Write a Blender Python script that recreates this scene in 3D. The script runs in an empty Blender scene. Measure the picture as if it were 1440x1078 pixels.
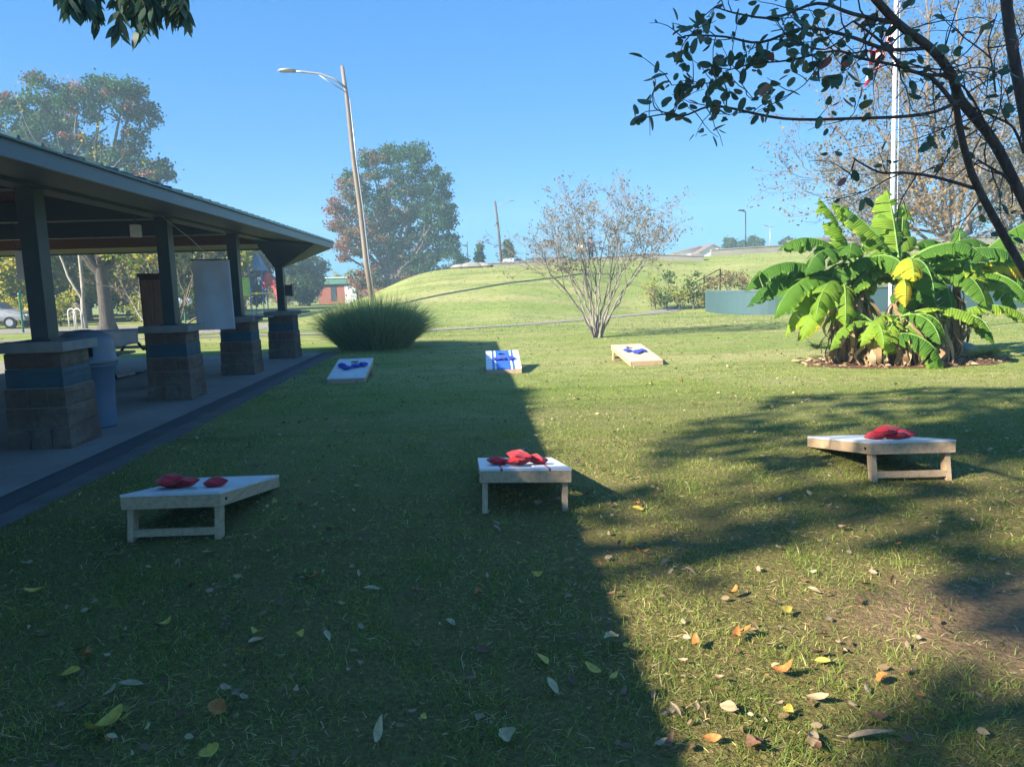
import bpy, bmesh, math, random
import numpy as np
from mathutils import Vector, Matrix
R = math.radians
random.seed(7); rng = np.random.default_rng(7)
scene = bpy.context.scene
COL = scene.collection

# ------------------------------------------------------------------ camera model
FPX = 1040.0; PITCH = R(7.5); ROLL = 0.03; CH = 1.5
_f = np.array([0, math.cos(PITCH), -math.sin(PITCH)]); _r = np.array([1., 0, 0]); _u = np.cross(_r, _f)
CX = math.cos(ROLL)*_r - math.sin(ROLL)*_u; CU = math.sin(ROLL)*_r + math.cos(ROLL)*_u
def _ray(x, y): return _f*FPX + CX*(x-720) + CU*(539-y)
def gp(x, y, z=0.0):
    d = _ray(x, y); return np.array([0, 0, CH]) + d*((z-CH)/d[2])
def at(x, y, Y):
    d = _ray(x, y); return np.array([0, 0, CH]) + d*(Y/d[1])
def pixv(P):
    v = np.asarray(P, float) - np.array([0, 0, CH]); f = v@_f
    return 720+FPX*(v@CX)/f, 539-FPX*(v@CU)/f
cam = bpy.data.cameras.new('camera'); co = bpy.data.objects.new('camera', cam); COL.objects.link(co)
M = Matrix(((CX[0], CU[0], -_f[0], 0), (CX[1], CU[1], -_f[1], 0), (CX[2], CU[2], -_f[2], CH), (0, 0, 0, 1)))
co.matrix_world = M
cam.sensor_width = 36; cam.lens = 36*FPX/1440; cam.clip_start = .05; cam.clip_end = 6000
scene.camera = co

# ------------------------------------------------------------------ light
SUNAZ = R(30); SUNEL = R(31.4)
SD = np.array([math.cos(SUNAZ), math.sin(SUNAZ), -math.tan(SUNEL)])      # travel direction, per metre of ground
w = bpy.data.worlds.new('World'); scene.world = w; w.use_nodes = True
nt = w.node_tree; nt.nodes.clear()
sky = nt.nodes.new('ShaderNodeTexSky'); sky.sky_type = 'NISHITA'; sky.sun_disc = False
sky.sun_elevation = SUNEL; sky.sun_rotation = math.atan2(-SD[0], -SD[1])
sky.air_density = 1.0; sky.dust_density = .3; sky.ozone_density = 1.6
bg = nt.nodes.new('ShaderNodeBackground'); bg.inputs[1].default_value = .06
ow = nt.nodes.new('ShaderNodeOutputWorld'); hsv = nt.nodes.new('ShaderNodeHueSaturation'); hsv.inputs['Saturation'].default_value = 1.25; nt.links.new(sky.outputs[0], hsv.inputs['Color']); gm = nt.nodes.new('ShaderNodeGamma'); gm.inputs[1].default_value = .45; nt.links.new(hsv.outputs[0], gm.inputs[0])
mu = nt.nodes.new('ShaderNodeMix'); mu.data_type = 'RGBA'; mu.blend_type = 'MULTIPLY'; mu.inputs[0].default_value = 1; mu.inputs[7].default_value = (.235, .80, 1.58, 1)
nt.links.new(gm.outputs[0], mu.inputs[6]); nt.links.new(mu.outputs[2], bg.inputs[0]); nt.links.new(bg.outputs[0], ow.inputs[0])
sl = bpy.data.lights.new('sun', 'SUN'); sl.energy = 2.95; sl.angle = R(.5); sl.color = (1, .93, .80)
so = bpy.data.objects.new('sun', sl); COL.objects.link(so)
so.rotation_euler = Vector(SD).to_track_quat('-Z', 'Y').to_euler(); so.location = (-20, -8, 30)
vs = scene.view_settings; vs.view_transform = 'Standard'; vs.look = 'None'; vs.exposure = 2.42; vs.gamma = 1
scene.cycles.max_bounces = 6; scene.cycles.volume_bounces = 0; scene.cycles.transparent_max_bounces = 8

# ------------------------------------------------------------------ materials
MATS = {}
def nodes_of(name):
    m = bpy.data.materials.new(name); m.use_nodes = True; t = m.node_tree; t.nodes.clear()
    o = t.nodes.new('ShaderNodeOutputMaterial'); return m, t, o
def ramp(t, fac, stops):
    r = t.nodes.new('ShaderNodeValToRGB'); e = r.color_ramp.elements
    while len(e) < len(stops): e.new(.5)
    for i, (p, c) in enumerate(stops): e[i].position = p; e[i].color = (*c, 1)
    t.links.new(fac, r.inputs[0]); return r.outputs[0]
def noise(t, scale, detail=4, vec=None, rough=.55, dist=0):
    n = t.nodes.new('ShaderNodeTexNoise'); n.inputs['Scale'].default_value = scale
    n.inputs['Detail'].default_value = detail; n.inputs['Roughness'].default_value = rough; n.inputs['Distortion'].default_value = dist
    if vec is not None: t.links.new(vec, n.inputs['Vector'])
    return n.outputs['Fac']
def coords(t, which='Object', scale=(1, 1, 1)):
    c = t.nodes.new('ShaderNodeTexCoord'); mp = t.nodes.new('ShaderNodeMapping'); mp.inputs['Scale'].default_value = scale
    t.links.new(c.outputs[which], mp.inputs[0]); return mp.outputs[0]
def worldpos(t, scale=(1, 1, 1)):
    g = t.nodes.new('ShaderNodeNewGeometry'); mp = t.nodes.new('ShaderNodeMapping'); mp.inputs['Scale'].default_value = scale
    t.links.new(g.outputs['Position'], mp.inputs[0]); return mp.outputs[0]
def mixc(t, a, b, f, mode='MIX'):
    m = t.nodes.new('ShaderNodeMix'); m.data_type = 'RGBA'; m.blend_type = mode
    for s, v in ((m.inputs[0], f), (m.inputs[6], a), (m.inputs[7], b)):
        if hasattr(v, 'links') or hasattr(v, 'is_linked'): t.links.new(v, s)
        elif isinstance(v, (int, float)): s.default_value = v
        else: s.default_value = (*v, 1)
    return m.outputs[2]
def bump(t, h, strength, dist=.02):
    b = t.nodes.new('ShaderNodeBump'); b.inputs['Strength'].default_value = strength; b.inputs['Distance'].default_value = dist
    t.links.new(h, b.inputs['Height']); return b.outputs[0]
def principled(t, o, col, rough=.6, metal=0, nrm=None, spec=.4):
    p = t.nodes.new('ShaderNodeBsdfPrincipled')
    if hasattr(col, 'is_linked'): t.links.new(col, p.inputs['Base Color'])
    else: p.inputs['Base Color'].default_value = (*col, 1)
    p.inputs['Roughness'].default_value = rough; p.inputs['Metallic'].default_value = metal
    p.inputs['Specular IOR Level'].default_value = spec
    if nrm is not None: t.links.new(nrm, p.inputs['Normal'])
    t.links.new(p.outputs[0], o.inputs[0]); return p
def plain(name, c, rough=.6, metal=0, var=.25, scale=6, bmp=.1, c2=None, spec=.4):
    if name in MATS: return MATS[name]
    m, t, o = nodes_of(name); v = coords(t)
    n = noise(t, scale, 5, v)
    c2 = c2 or tuple(x*(1-var) for x in c)
    hi = tuple(min(1, x*(1+var*.5)) for x in c)
    col = ramp(t, n, [(.3, c2), (.7, hi)])
    principled(t, o, col, rough, metal, bump(t, noise(t, scale*8, 3, v), bmp, .01), spec)
    MATS[name] = m; return m
def attr(t, name):
    a = t.nodes.new('ShaderNodeAttribute'); a.attribute_name = name; return a.outputs['Fac']
def leafmat(name, stops, trans=.45, rough=.55, spec=.3):
    if name in MATS: return MATS[name]
    m, t, o = nodes_of(name); col = ramp(t, attr(t, 'tone'), stops)
    p = principled(t, o, col, rough, 0, None, spec)
    tr = t.nodes.new('ShaderNodeBsdfTranslucent'); t.links.new(mixc(t, col, (1.0, 1.0, .35), .25, 'MULTIPLY'), tr.inputs[0])
    mx = t.nodes.new('ShaderNodeMixShader'); mx.inputs[0].default_value = trans
    t.links.new(p.outputs[0], mx.inputs[1]); t.links.new(tr.outputs[0], mx.inputs[2]); t.links.new(mx.outputs[0], o.inputs[0])
    MATS[name] = m; return m
def bark(name, c, c2, scale=3, z=6):
    if name in MATS: return MATS[name]
    m, t, o = nodes_of(name); v = coords(t, 'Object', (z, z, 1)); n = noise(t, scale, 6, v, .65)
    principled(t, o, ramp(t, n, [(.35, c2), (.65, c)]), .85, 0, bump(t, n, .6, .03), .2)
    MATS[name] = m; return m
def wood(name, c, c2, axis=(18, 1.2, 18), rough=.6):
    if name in MATS: return MATS[name]
    m, t, o = nodes_of(name); v = coords(t, 'Object', axis); n = noise(t, 2.2, 5, v, .6, .6); n2 = noise(t, 9, 2, coords(t))
    col = ramp(t, n, [(.3, c2), (.55, c), (.8, tuple(min(1, x*1.1) for x in c))])
    col = mixc(t, col, tuple(x*.75 for x in c2), ramp(t, n2, [(.62, (0, 0, 0)), (.75, (.5, .5, .5))]))
    principled(t, o, col, rough, 0, bump(t, n, .15, .003), .3)
    MATS[name] = m; return m

# ------------------------------------------------------------------ mesh helpers
def mesh_np(name, V, Fc, mat=None, parent=None, tone=None, smooth=False, per=None):
    """V (n,3); Fc (m,k) ints, or list of lists"""
    me = bpy.data.meshes.new(name); V = np.asarray(V, np.float32)
    if isinstance(Fc, np.ndarray):
        k = Fc.shape[1]; me.vertices.add(len(V)); me.vertices.foreach_set('co', V.ravel())
        me.loops.add(Fc.size); me.loops.foreach_set('vertex_index', Fc.astype(np.int32).ravel())
        me.polygons.add(len(Fc)); me.polygons.foreach_set('loop_start', np.arange(0, Fc.size, k, dtype=np.int32))
        me.update(calc_edges=True)
    else:
        me.from_pydata([tuple(map(float, v)) for v in V], [], [tuple(f) for f in Fc]); me.update()
    if tone is not None:
        a = me.attributes.new('tone', 'FLOAT', 'POINT'); a.data.foreach_set('value', np.asarray(tone, np.float32))
    if smooth: me.polygons.foreach_set('use_smooth', np.ones(len(me.polygons), bool))
    if mat: me.materials.append(mat)
    o = bpy.data.objects.new(name, me); COL.objects.link(o)
    if parent: o.parent = parent
    return o
def tag(o, label=None, cat=None, group=None, kind=None):
    if label: o['label'] = label
    if cat: o['category'] = cat
    if group: o['group'] = group
    if kind: o['kind'] = kind
    return o
def empty(name, loc, rz=0, label=None, cat=None, group=None):
    o = bpy.data.objects.new(name, None); COL.objects.link(o); o.location = tuple(map(float, loc)); o.rotation_euler = (0, 0, rz)
    o.empty_display_size = .1
    return tag(o, label, cat, group)
class MB:
    def __init__(s): s.v = []; s.f = []
    def add(s, V, Fc):
        b = len(s.v); s.v += [tuple(map(float, x)) for x in V]; s.f += [tuple(b+i for i in f) for f in Fc]; return s
    def box(s, x0, x1, y0, y1, z0, z1, fn=None, bev=0):
        if bev:
            bm = bmesh.new(); bmesh.ops.create_cube(bm, size=1)
            for v in bm.verts: v.co = ((x0+x1)/2+v.co.x*(x1-x0), (y0+y1)/2+v.co.y*(y1-y0), (z0+z1)/2+v.co.z*(z1-z0))
            bmesh.ops.bevel(bm, geom=bm.edges[:], offset=bev, segments=2, affect='EDGES', profile=.6)
            bm.verts.index_update(); V = [tuple(v.co) for v in bm.verts]; Fc = [[v.index for v in f.verts] for f in bm.faces]; bm.free()
        else:
            V = [(x, y, z) for x in (x0, x1) for y in (y0, y1) for z in (z0, z1)]
            Fc = [(0, 1, 3, 2), (4, 6, 7, 5), (0, 4, 5, 1), (2, 3, 7, 6), (0, 2, 6, 4), (1, 5, 7, 3)]
        if fn: V = [fn(*v) for v in V]
        return s.add(V, Fc)
    def tube(s, pts, rad, n=8, cap=True):
        pts = [Vector(map(float, p)) for p in pts]
        if not hasattr(rad, '__len__'): rad = [rad]*len(pts)
        V = []; Fc = []; ref = None
        for i, p in enumerate(pts):
            d = (pts[min(i+1, len(pts)-1)]-pts[max(i-1, 0)]).normalized()
            if ref is None: ref = d.orthogonal().normalized()
            ref = (ref-d*ref.dot(d)); ref = ref.normalized() if ref.length > 1e-6 else d.orthogonal().normalized()
            q = d.cross(ref)
            for k in range(n):
                a = 2*math.pi*k/n; V.append(p+(ref*math.cos(a)+q*math.sin(a))*rad[i])
        for i in range(len(pts)-1):
            for k in range(n):
                a, b = i*n+k, i*n+(k+1) % n; Fc.append((a, b, b+n, a+n))
        if cap: Fc += [tuple(range(n-1, -1, -1)), tuple(range((len(pts)-1)*n, len(pts)*n))]
        return s.add(V, Fc)
    def lathe(s, prof, n=24, c=(0, 0, 0), sx=1, sy=1):
        V = []; Fc = []
        for r, z in prof:
            for k in range(n):
                a = 2*math.pi*k/n; V.append((c[0]+r*math.cos(a)*sx, c[1]+r*math.sin(a)*sy, c[2]+z))
        for i in range(len(prof)-1):
            for k in range(n):
                a, b = i*n+k, i*n+(k+1) % n; Fc.append((a, b, b+n, a+n))
        Fc += [tuple(range(n-1, -1, -1)), tuple(range((len(prof)-1)*n, len(prof)*n))]
        return s.add(V, Fc)
    def build(s, name, mat, parent=None, smooth=False, mod=None):
        o = mesh_np(name, s.v, s.f, mat, parent, smooth=smooth)
        if smooth == 'auto':
            o.data.polygons.foreach_set('use_smooth', [len(p.vertices) == 4 for p in o.data.polygons])
        return o
def tubes_np(lines, n=5):
    """lines: list of (pts (k,3), rads (k,)) -> V,F"""
    Vs = []; Fs = []; b = 0
    ang = np.arange(n)*2*math.pi/n; ca, sa = np.cos(ang), np.sin(ang)
    for pts, rad in lines:
        pts = np.asarray(pts, float); k = len(pts)
        t = np.gradient(pts, axis=0); t /= np.linalg.norm(t, axis=1)[:, None]+1e-9
        ref = np.array([1., 0, 0]) if abs(t[0][0]) < .8 else np.array([0, 1., 0])
        A = ref-t*(t@ref)[:, None]; A /= np.linalg.norm(A, axis=1)[:, None]+1e-9; B = np.cross(t, A)
        V = pts[:, None]+(A[:, None]*ca[None, :, None]+B[:, None]*sa[None, :, None])*np.asarray(rad)[:, None, None]
        Vs.append(V.reshape(-1, 3)); i = np.arange(k-1)[:, None]*n; j = np.arange(n)[None]; j2 = (j+1) % n
        Fs.append((np.stack([i+j, i+j2, i+n+j2, i+n+j], -1).reshape(-1, 4))+b); b += k*n
    return np.concatenate(Vs), np.concatenate(Fs)
def rand_unit(n, g=rng):
    v = g.normal(size=(n, 3)); return v/np.linalg.norm(v, axis=1)[:, None]
def leaves_np(C, size, g=rng, aspect=.6, dirs=None, shape=6, bend=.15):
    """leaf shaped faces centred at C"""
    n = len(C); d = rand_unit(n, g) if dirs is None else dirs
    s = rand_unit(n, g); s -= d*(s*d).sum(1)[:, None]; s /= np.linalg.norm(s, axis=1)[:, None]+1e-9
    nn = np.cross(d, s); L = np.asarray(size).reshape(-1, 1)*np.ones((n, 1)); W = L*aspect
    if shape == 4:
        prof = [(-.5, 0, 0), (.05, -.5, bend), (.5, 0, 0), (.05, .5, bend)]; F = np.array([[0, 1, 2, 3]])
    else:
        prof = [(-.5, 0, 0), (-.22, -.42, bend), (.18, -.42, bend), (.5, 0, 0), (.18, .42, bend), (-.22, .42, bend)]
        F = np.array([[0, 1, 2, 3], [0, 3, 4, 5]])
    V = np.stack([C+d*L*a+s*W*b+nn*L*c for a, b, c in prof], 1)
    k = len(prof); Fc = (F[None]+(np.arange(n)*k)[:, None, None]).reshape(-1, 4)
    return V.reshape(-1, 3), Fc, k
def vnoise(x, y, s, seed=0):
    g = np.random.default_rng(seed); o = 0
    for i in range(6):
        a = g.uniform(0, 6.28); f = s*g.uniform(.6, 1.9); p = g.uniform(0, 6.28)
        o = o+np.sin((x*math.cos(a)+y*math.sin(a))*f*6.28+p+1.3*np.sin(x*f*3.1+y*f*2.3+p))
    return o/6

# ------------------------------------------------------------------ terrain
def sstep(t): t = np.clip(t, 0, 1); return t*t*(3-2*t)
HX = [-40, -14, -10.5, -8, -6.8, -5.1, -3.4, 1.7, 9.3, 18, 30, 80, 200]; HZ = [0, .0, .45, 1.2, 1.85, 2.45, 2.63, 2.68, 2.95, 3.25, 3.4, 4.0, 5]
def hz(X, Y):
    X = np.asarray(X, float); Y = np.asarray(Y, float)
    y0 = np.interp(X, [-15, 0, 6, 9, 14, 22, 40], [29.5, 30, 35.5, 36, 34, 32, 31])
    h = np.interp(X, HX, HZ); h = .25*(np.interp(X-1, HX, HZ)+np.interp(X+1, HX, HZ))+.5*h
    cy = np.interp(X, [-15, 4, 12, 30], [44, 44, 50, 52]); t = sstep((Y-y0)/(cy-y0)); t = .6*t+.4*np.clip((Y-y0)/(cy-y0), 0, 1)
    far = np.clip((Y-90)/200, 0, 1); h = h*(1-far*.7)
    return h*t + .03*vnoise(X, Y, .07, 5)*np.clip((Y-24)/10, 0, 1)
def axis(pts):
    out = []
    for a, b, n in pts: out += list(np.linspace(a, b, n, endpoint=False))
    return np.array(out+[pts[-1][1]])
gx = axis([(-3000, -300, 8), (-300, -60, 14), (-60, -20, 30), (-20, 40, 130), (40, 100, 26), (100, 400, 12), (400, 3000, 8)])
gy = axis([(-300, -20, 8), (-20, 24, 30), (24, 62, 90), (62, 120, 26), (120, 500, 14), (500, 4000, 10)])
GX, GY = np.meshgrid(gx, gy); V = np.stack([GX, GY, hz(GX, GY)], -1).reshape(-1, 3)
nx, ny = len(gx), len(gy); i, j = np.meshgrid(np.arange(nx-1), np.arange(ny-1)); a = (j*nx+i).ravel()
F = np.stack([a, a+1, a+nx+1, a+nx], -1)
m, t, o = nodes_of('lawn'); wp = worldpos(t)
n1 = noise(t, .35, 5, wp, .6); n2 = noise(t, 1.0, 5, worldpos(t, (.10, .55, 1)), .6, .4); n3 = noise(t, 26, 4, wp, .7); n4 = noise(t, 3.5, 4, wp)
base = ramp(t, n3, [(.25, (.115, .17, .035)), (.5, (.215, .275, .06)), (.75, (.33, .365, .11))])
base = mixc(t, base, (.38, .34, .15), ramp(t, n2, [(.40, (0, 0, 0)), (.64, (.8, .8, .8))]))
base = mixc(t, base, (.38, .28, .14), ramp(t, n1, [(.58, (0, 0, 0)), (.78, (.45, .45, .45))]))
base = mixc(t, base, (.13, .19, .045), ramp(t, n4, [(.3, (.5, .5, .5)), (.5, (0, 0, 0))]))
# bare soil patch on the lawn close by
sx = t.nodes.new('ShaderNodeSeparateXYZ'); g_ = t.nodes.new('ShaderNodeNewGeometry'); t.links.new(g_.outputs['Position'], sx.inputs[0])
vd = t.nodes.new('ShaderNodeVectorMath'); vd.operation = 'DISTANCE'; vd.inputs[1].default_value = (2.15, 2.95, 0)
mpp = worldpos(t, (.8, 1.25, 1)); t.links.new(mpp, vd.inputs[0]); vd.inputs[1].default_value = (1.92, 3.7, 0)
ad = t.nodes.new('ShaderNodeMath'); ad.operation = 'MULTIPLY_ADD'; t.links.new(noise(t, 2.4, 6, wp, .7), ad.inputs[0]); ad.inputs[1].default_value = -1.1
t.links.new(vd.outputs['Value'], ad.inputs[2])
soilf = ramp(t, ad.outputs[0], [(.02, (1, 1, 1)), (.46, (0, 0, 0))])
soil = ramp(t, noise(t, 30, 6, wp, .75), [(.3, (.13, .08, .04)), (.7, (.33, .215, .115))])
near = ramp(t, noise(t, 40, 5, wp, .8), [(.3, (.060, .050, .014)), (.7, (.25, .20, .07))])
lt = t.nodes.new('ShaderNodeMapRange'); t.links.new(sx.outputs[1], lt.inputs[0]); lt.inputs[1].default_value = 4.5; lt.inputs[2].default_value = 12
base = mixc(t, near, base, lt.outputs[0]); base = mixc(t, base, soil, soilf)  # near ground colour kept dark to deepen foreground shade, lightened with distance for veil
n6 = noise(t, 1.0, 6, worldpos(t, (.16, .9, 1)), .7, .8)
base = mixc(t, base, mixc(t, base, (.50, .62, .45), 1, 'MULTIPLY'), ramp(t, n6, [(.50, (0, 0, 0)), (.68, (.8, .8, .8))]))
ha = t.nodes.new('ShaderNodeMath'); ha.operation = 'ADD'; t.links.new(n3, ha.inputs[0]); t.links.new(n4, ha.inputs[1])
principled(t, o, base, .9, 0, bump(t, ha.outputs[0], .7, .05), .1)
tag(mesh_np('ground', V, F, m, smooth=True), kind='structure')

def ribbon(name, pts, wid, mat, lift=.004, n=6, sub=8):
    P = []
    for k in range(len(pts)-1):
        for s in range(sub): P.append(np.array(pts[k])*(1-s/sub)+np.array(pts[k+1])*s/sub)
    P.append(np.array(pts[-1])); P = np.array(P); T = np.gradient(P, axis=0); T /= np.linalg.norm(T, axis=1)[:, None]
    N = np.stack([-T[:, 1], T[:, 0]], -1); V = []
    for s in np.linspace(-.5, .5, n):
        q = P+N*wid*s; V.append(np.column_stack([q, hz(q[:, 0], q[:, 1])+lift]))
    V = np.stack(V, 1); k = len(P); i, j = np.meshgrid(np.arange(n-1), np.arange(k-1)); a = (j*n+i).ravel()
    return tag(mesh_np(name, V.reshape(-1, 3), np.stack([a, a+1, a+n+1, a+n], -1), mat, smooth=True), kind='structure')

def conc(name, c, c2, sc=1.2):
    m, t, o = nodes_of(name); v = worldpos(t); a = noise(t, sc, 6, v, .65); b = noise(t, 60, 3, v)
    col = mixc(t, ramp(t, a, [(.3, c2), (.7, c)]), tuple(x*.8 for x in c2), ramp(t, b, [(.35, (.5, .5, .5)), (.6, (0, 0, 0))]))
    principled(t, o, col, .85, 0, bump(t, b, .3, .004), .3); return m
mc_slab = conc('slab_concrete', (.33, .31, .27), (.20, .19, .17), .9)
mc_strip = conc('asphalt_strip', (.10, .10, .095), (.06, .06, .06), 2)
mc_path = conc('path_concrete', (.30, .27, .21), (.22, .20, .16), .6)
mc_edge = conc('gravel_edge', (.17, .16, .14), (.09, .09, .08), 3)
ribbon('path', [(-30, 29.5), (-16, 27.4), (-9, 26.6), (-3, 26.6), (.9, 29.0), (4, 32.3), (6.6, 35.2), (8.3, 37)], 1.0, mc_path, .02)
ribbon('road', [(-90, 40), (-40, 38), (-22, 36.5), (-14, 33.5), (-11, 30)], 5.5, mc_path, .012, 8)
def flat(name, poly, z, mat, sub=None):
    return tag(mesh_np(name, [(x, y, z) for x, y in poly], [tuple(range(len(poly)))], mat), kind='structure')
def ex(Y): return -3.65-.055*Y
def ex2(Y): return -3.34-.062*Y
def ex3(Y): return -3.12-.061*Y
Y0, Y1 = -8, 18.3
wob = [Y0+(Y1-Y0)*k/60 for k in range(61)]
flat('pavement', [(-18, Y0), (ex(Y0), Y0), (ex(Y1), Y1), (-18, Y1-.4)], .012, mc_slab)
def strip(name, fa, fb, z, mat, amp, seed):
    g = random.Random(seed); V = []
    for y in wob: V += [(fa(y)-.01, y, z), (fb(y)+g.uniform(-amp, amp), y, z)]
    return tag(mesh_np(name, V, [(2*i, 2*i+1, 2*i+3, 2*i+2) for i in range(60)], mat), kind='structure')
strip('asphalt_strip', ex, ex2, .006, mc_strip, .02, 1); strip('gravel_edging', ex2, ex3, .003, mc_edge, .03, 2)
# expansion joints in slab
# ------------------------------------------------------------------ pavilion
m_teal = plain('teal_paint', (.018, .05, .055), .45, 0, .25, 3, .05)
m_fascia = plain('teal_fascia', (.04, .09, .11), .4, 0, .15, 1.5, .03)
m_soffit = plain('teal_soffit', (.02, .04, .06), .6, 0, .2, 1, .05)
m_roof = plain('metal_roof', (.03, .085, .09), .35, .2, .2, 1, .03)
m_rafter = wood('rafter_wood', (.10, .062, .045), (.055, .035, .028))
m_cap = plain('cap_concrete', (.24, .235, .21), .85, 0, .25, 3, .4)
m_band = plain('painted_block', (.02, .075, .095), .6, 0, .3, 5, .5)
def blockmat():
    m, t, o = nodes_of('split_block'); v = coords(t)
    a = noise(t, 7, 8, v, .7); b = noise(t, 1.3, 3, v); c = noise(t, 45, 4, v, .7)
    col = ramp(t, a, [(.3, (.10, .075, .052)), (.55, (.19, .15, .11)), (.75, (.27, .225, .17))])
    col = mixc(t, col, (.115, .07, .045), ramp(t, b, [(.4, (.7, .7, .7)), (.6, (0, 0, 0))]))
    principled(t, o, col, .95, 0, bump(t, c, .8, .02), .2); return m
m_block = blockmat(); m_mortar = plain('mortar', (.23, .205, .17), .95, 0, .2, 10, .4)
PV = empty('park_pavilion', (-4.09, 0, 0), .05, 'long open sided picnic pavilion with teal metal roof on stone block piers', 'pavilion')
def rough_box(mb, x0, x1, y0, y1, z0, z1, amp, g, n=5):
    """box whose four sides bulge roughly like split stone"""
    for side in range(4):
        V = []; idx = []
        for a in range(n+1):
            for b in range(n+1):
                u = a/n; w_ = b/n; e = 0 if a in (0, n) or b in (0, n) else g.uniform(.2, 1)*amp
                z = z0+(z1-z0)*w_
                if side == 0: p = (x0+(x1-x0)*u, y0-e, z)
                elif side == 1: p = (x1+e, y0+(y1-y0)*u, z)
                elif side == 2: p = (x1-(x1-x0)*u, y1+e, z)
                else: p = (x0-e, y1-(y1-y0)*u, z)
                V.append(p)
        mb.add(V, [(a*(n+1)+b, (a+1)*(n+1)+b, (a+1)*(n+1)+b+1, a*(n+1)+b+1) for a in range(n) for b in range(n)])
    mb.add([(x0, y0, z1), (x1, y0, z1), (x1, y1, z1), (x0, y1, z1)], [(0, 1, 2, 3)])
    mb.add([(x0, y0, z0), (x1, y0, z0), (x1, y1, z0), (x0, y1, z0)], [(3, 2, 1, 0)])
def pier(v0, seed, u0=-.60):
    g = random.Random(seed); c = (u0+.30, v0+.30)
    e = bpy.data.objects.new('stone_pier', None); COL.objects.link(e); e.parent = PV; e.location = (c[0], c[1], .012); e.empty_display_size = .1
    mb = MB(); mo = MB()
    zs = [(.0, .203), (.214, .412), (.424, .61)]
    def course(z0, z1, h, off):
        xs = [-h, -h+2*h*(.5 if off else .36), h] if off else [-h, -h+2*h*.36, -h+2*h*.7, h]
        for a, b in zip(xs[:-1], xs[1:]):
            rough_box(mb, a+(.006 if a > -h else 0), b-(.006 if b < h else 0), -h, h, z0, z1, .016, g)
    for k, (a, b) in enumerate(zs): course(a, b, .30+.006*(k == 0)-.004*k, k % 2)
    course(.815, .965, .272, 1)
    mo.box(-.285, .285, -.285, .285, 0, .62); mo.box(-.262, .262, -.262, .262, .622, .974)
    mb.build('block_courses', m_block, e); mo.build('mortar_core', m_mortar, e)
    bb = MB(); rough_box(bb, -.276, .276, -.276, .276, .622, .81, .008, g); bb.build('painted_band', m_band, e)
    MB().box(-.345, .345, -.345, .345, .975, 1.075, bev=.008).build('cap', m_cap, e)
    return e
def post(v0, u=-.30):
    v = v0+.30
    mb = MB().box(u-.085, u+.085, v-.10, v+.10, 1.10, 2.62, bev=.006); mb.box(u-.12, u+.12, v-.135, v+.135, 1.087, 1.103)
    mb.build('post', m_teal, PV)
PVv = [7.33, 10.57, 13.68, 16.93]
for k, v0 in enumerate([.9, 4.1]+PVv): pier(v0, 10+k); post(v0)
EU, FU, NV, FV = .79, -9.4, -3.0, 18.1
ZB, ZT = 2.525, 2.665
# fascia boards
fb = MB(); fb.box(EU-.03, EU, NV, FV, ZB, ZT-.01); fb.build('fascia', m_fascia, PV)
MB().box(FU, EU-.032, FV-.03, FV-.001, ZB+.002, ZT-.012).build('fascia', m_fascia, PV)
MB().box(FU, FU+.03, NV, FV-.032, ZB, ZT-.01).build('fascia', m_fascia, PV)
MB().box(FU+.032, EU-.032, NV+.001, NV+.03, ZB, ZT-.01).build('fascia', m_fascia, PV)
# hipped sheet roof, thin slab, with ribs
W2 = (EU-FU)/2; RZ = ZT+.22*W2; um = (EU+FU)/2; OV = .03
A = [(EU+OV, NV-OV, ZT), (EU+OV, FV+OV, ZT), (FU-OV, FV+OV, ZT), (FU-OV, NV-OV, ZT), (um, NV+W2, RZ), (um, FV-W2, RZ)]
rf = MB(); top = [(0, 1, 5, 4), (1, 2, 5), (2, 3, 4, 5), (3, 0, 4)]
rf.add([(x, y, z+.004) for x, y, z in A], top)
rf.add([(x, y, z-.012) for x, y, z in A], [f[::-1] for f in top])
rf.add([(x, y, z+.004) for x, y, z in A[:4]]+[(x, y, z-.012) for x, y, z in A[:4]], [(0, 4, 5, 1), (1, 5, 6, 2), (2, 6, 7, 3), (3, 7, 4, 0)])
rb = rf; v = NV+.2
while v < FV:
    run = min(W2, v-NV, FV-v)
    for s, u0 in ((-1, EU+OV), (1, FU-OV)):
        u1 = u0+s*run; z1 = ZT+.22*run
        rb.add([(u0, v-.025, ZT+.005), (u0, v+.025, ZT+.005), (u0, v+.014, ZT+.034), (u0, v-.014, ZT+.034),
                (u1, v-.025, z1+.005), (u1, v+.025, z1+.005), (u1, v+.014, z1+.034), (u1, v-.014, z1+.034)],
               [(0, 3, 2, 1), (4, 5, 6, 7), (0, 1, 5, 4), (1, 2, 6, 5), (2, 3, 7, 6), (3, 0, 4, 7)])
    v += .31
roof = rf.build('roof', m_roof, PV)
MB().tube([(um, NV+W2, RZ+.01), (um, FV-W2, RZ+.01)], .07, 6).build('ridge_cap', m_roof, roof)
# eave soffit, boarded in between fascia and beam
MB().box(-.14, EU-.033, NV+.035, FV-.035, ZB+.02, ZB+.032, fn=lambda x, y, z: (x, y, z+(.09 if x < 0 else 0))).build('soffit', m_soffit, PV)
MB().box(FU+.1, -.145, 17.45, FV-.035, ZB+.03, ZB+.042, fn=lambda x, y, z: (x, y, z+(.07 if y < 17.6 else 0))).build('soffit', m_soffit, PV)
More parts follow.
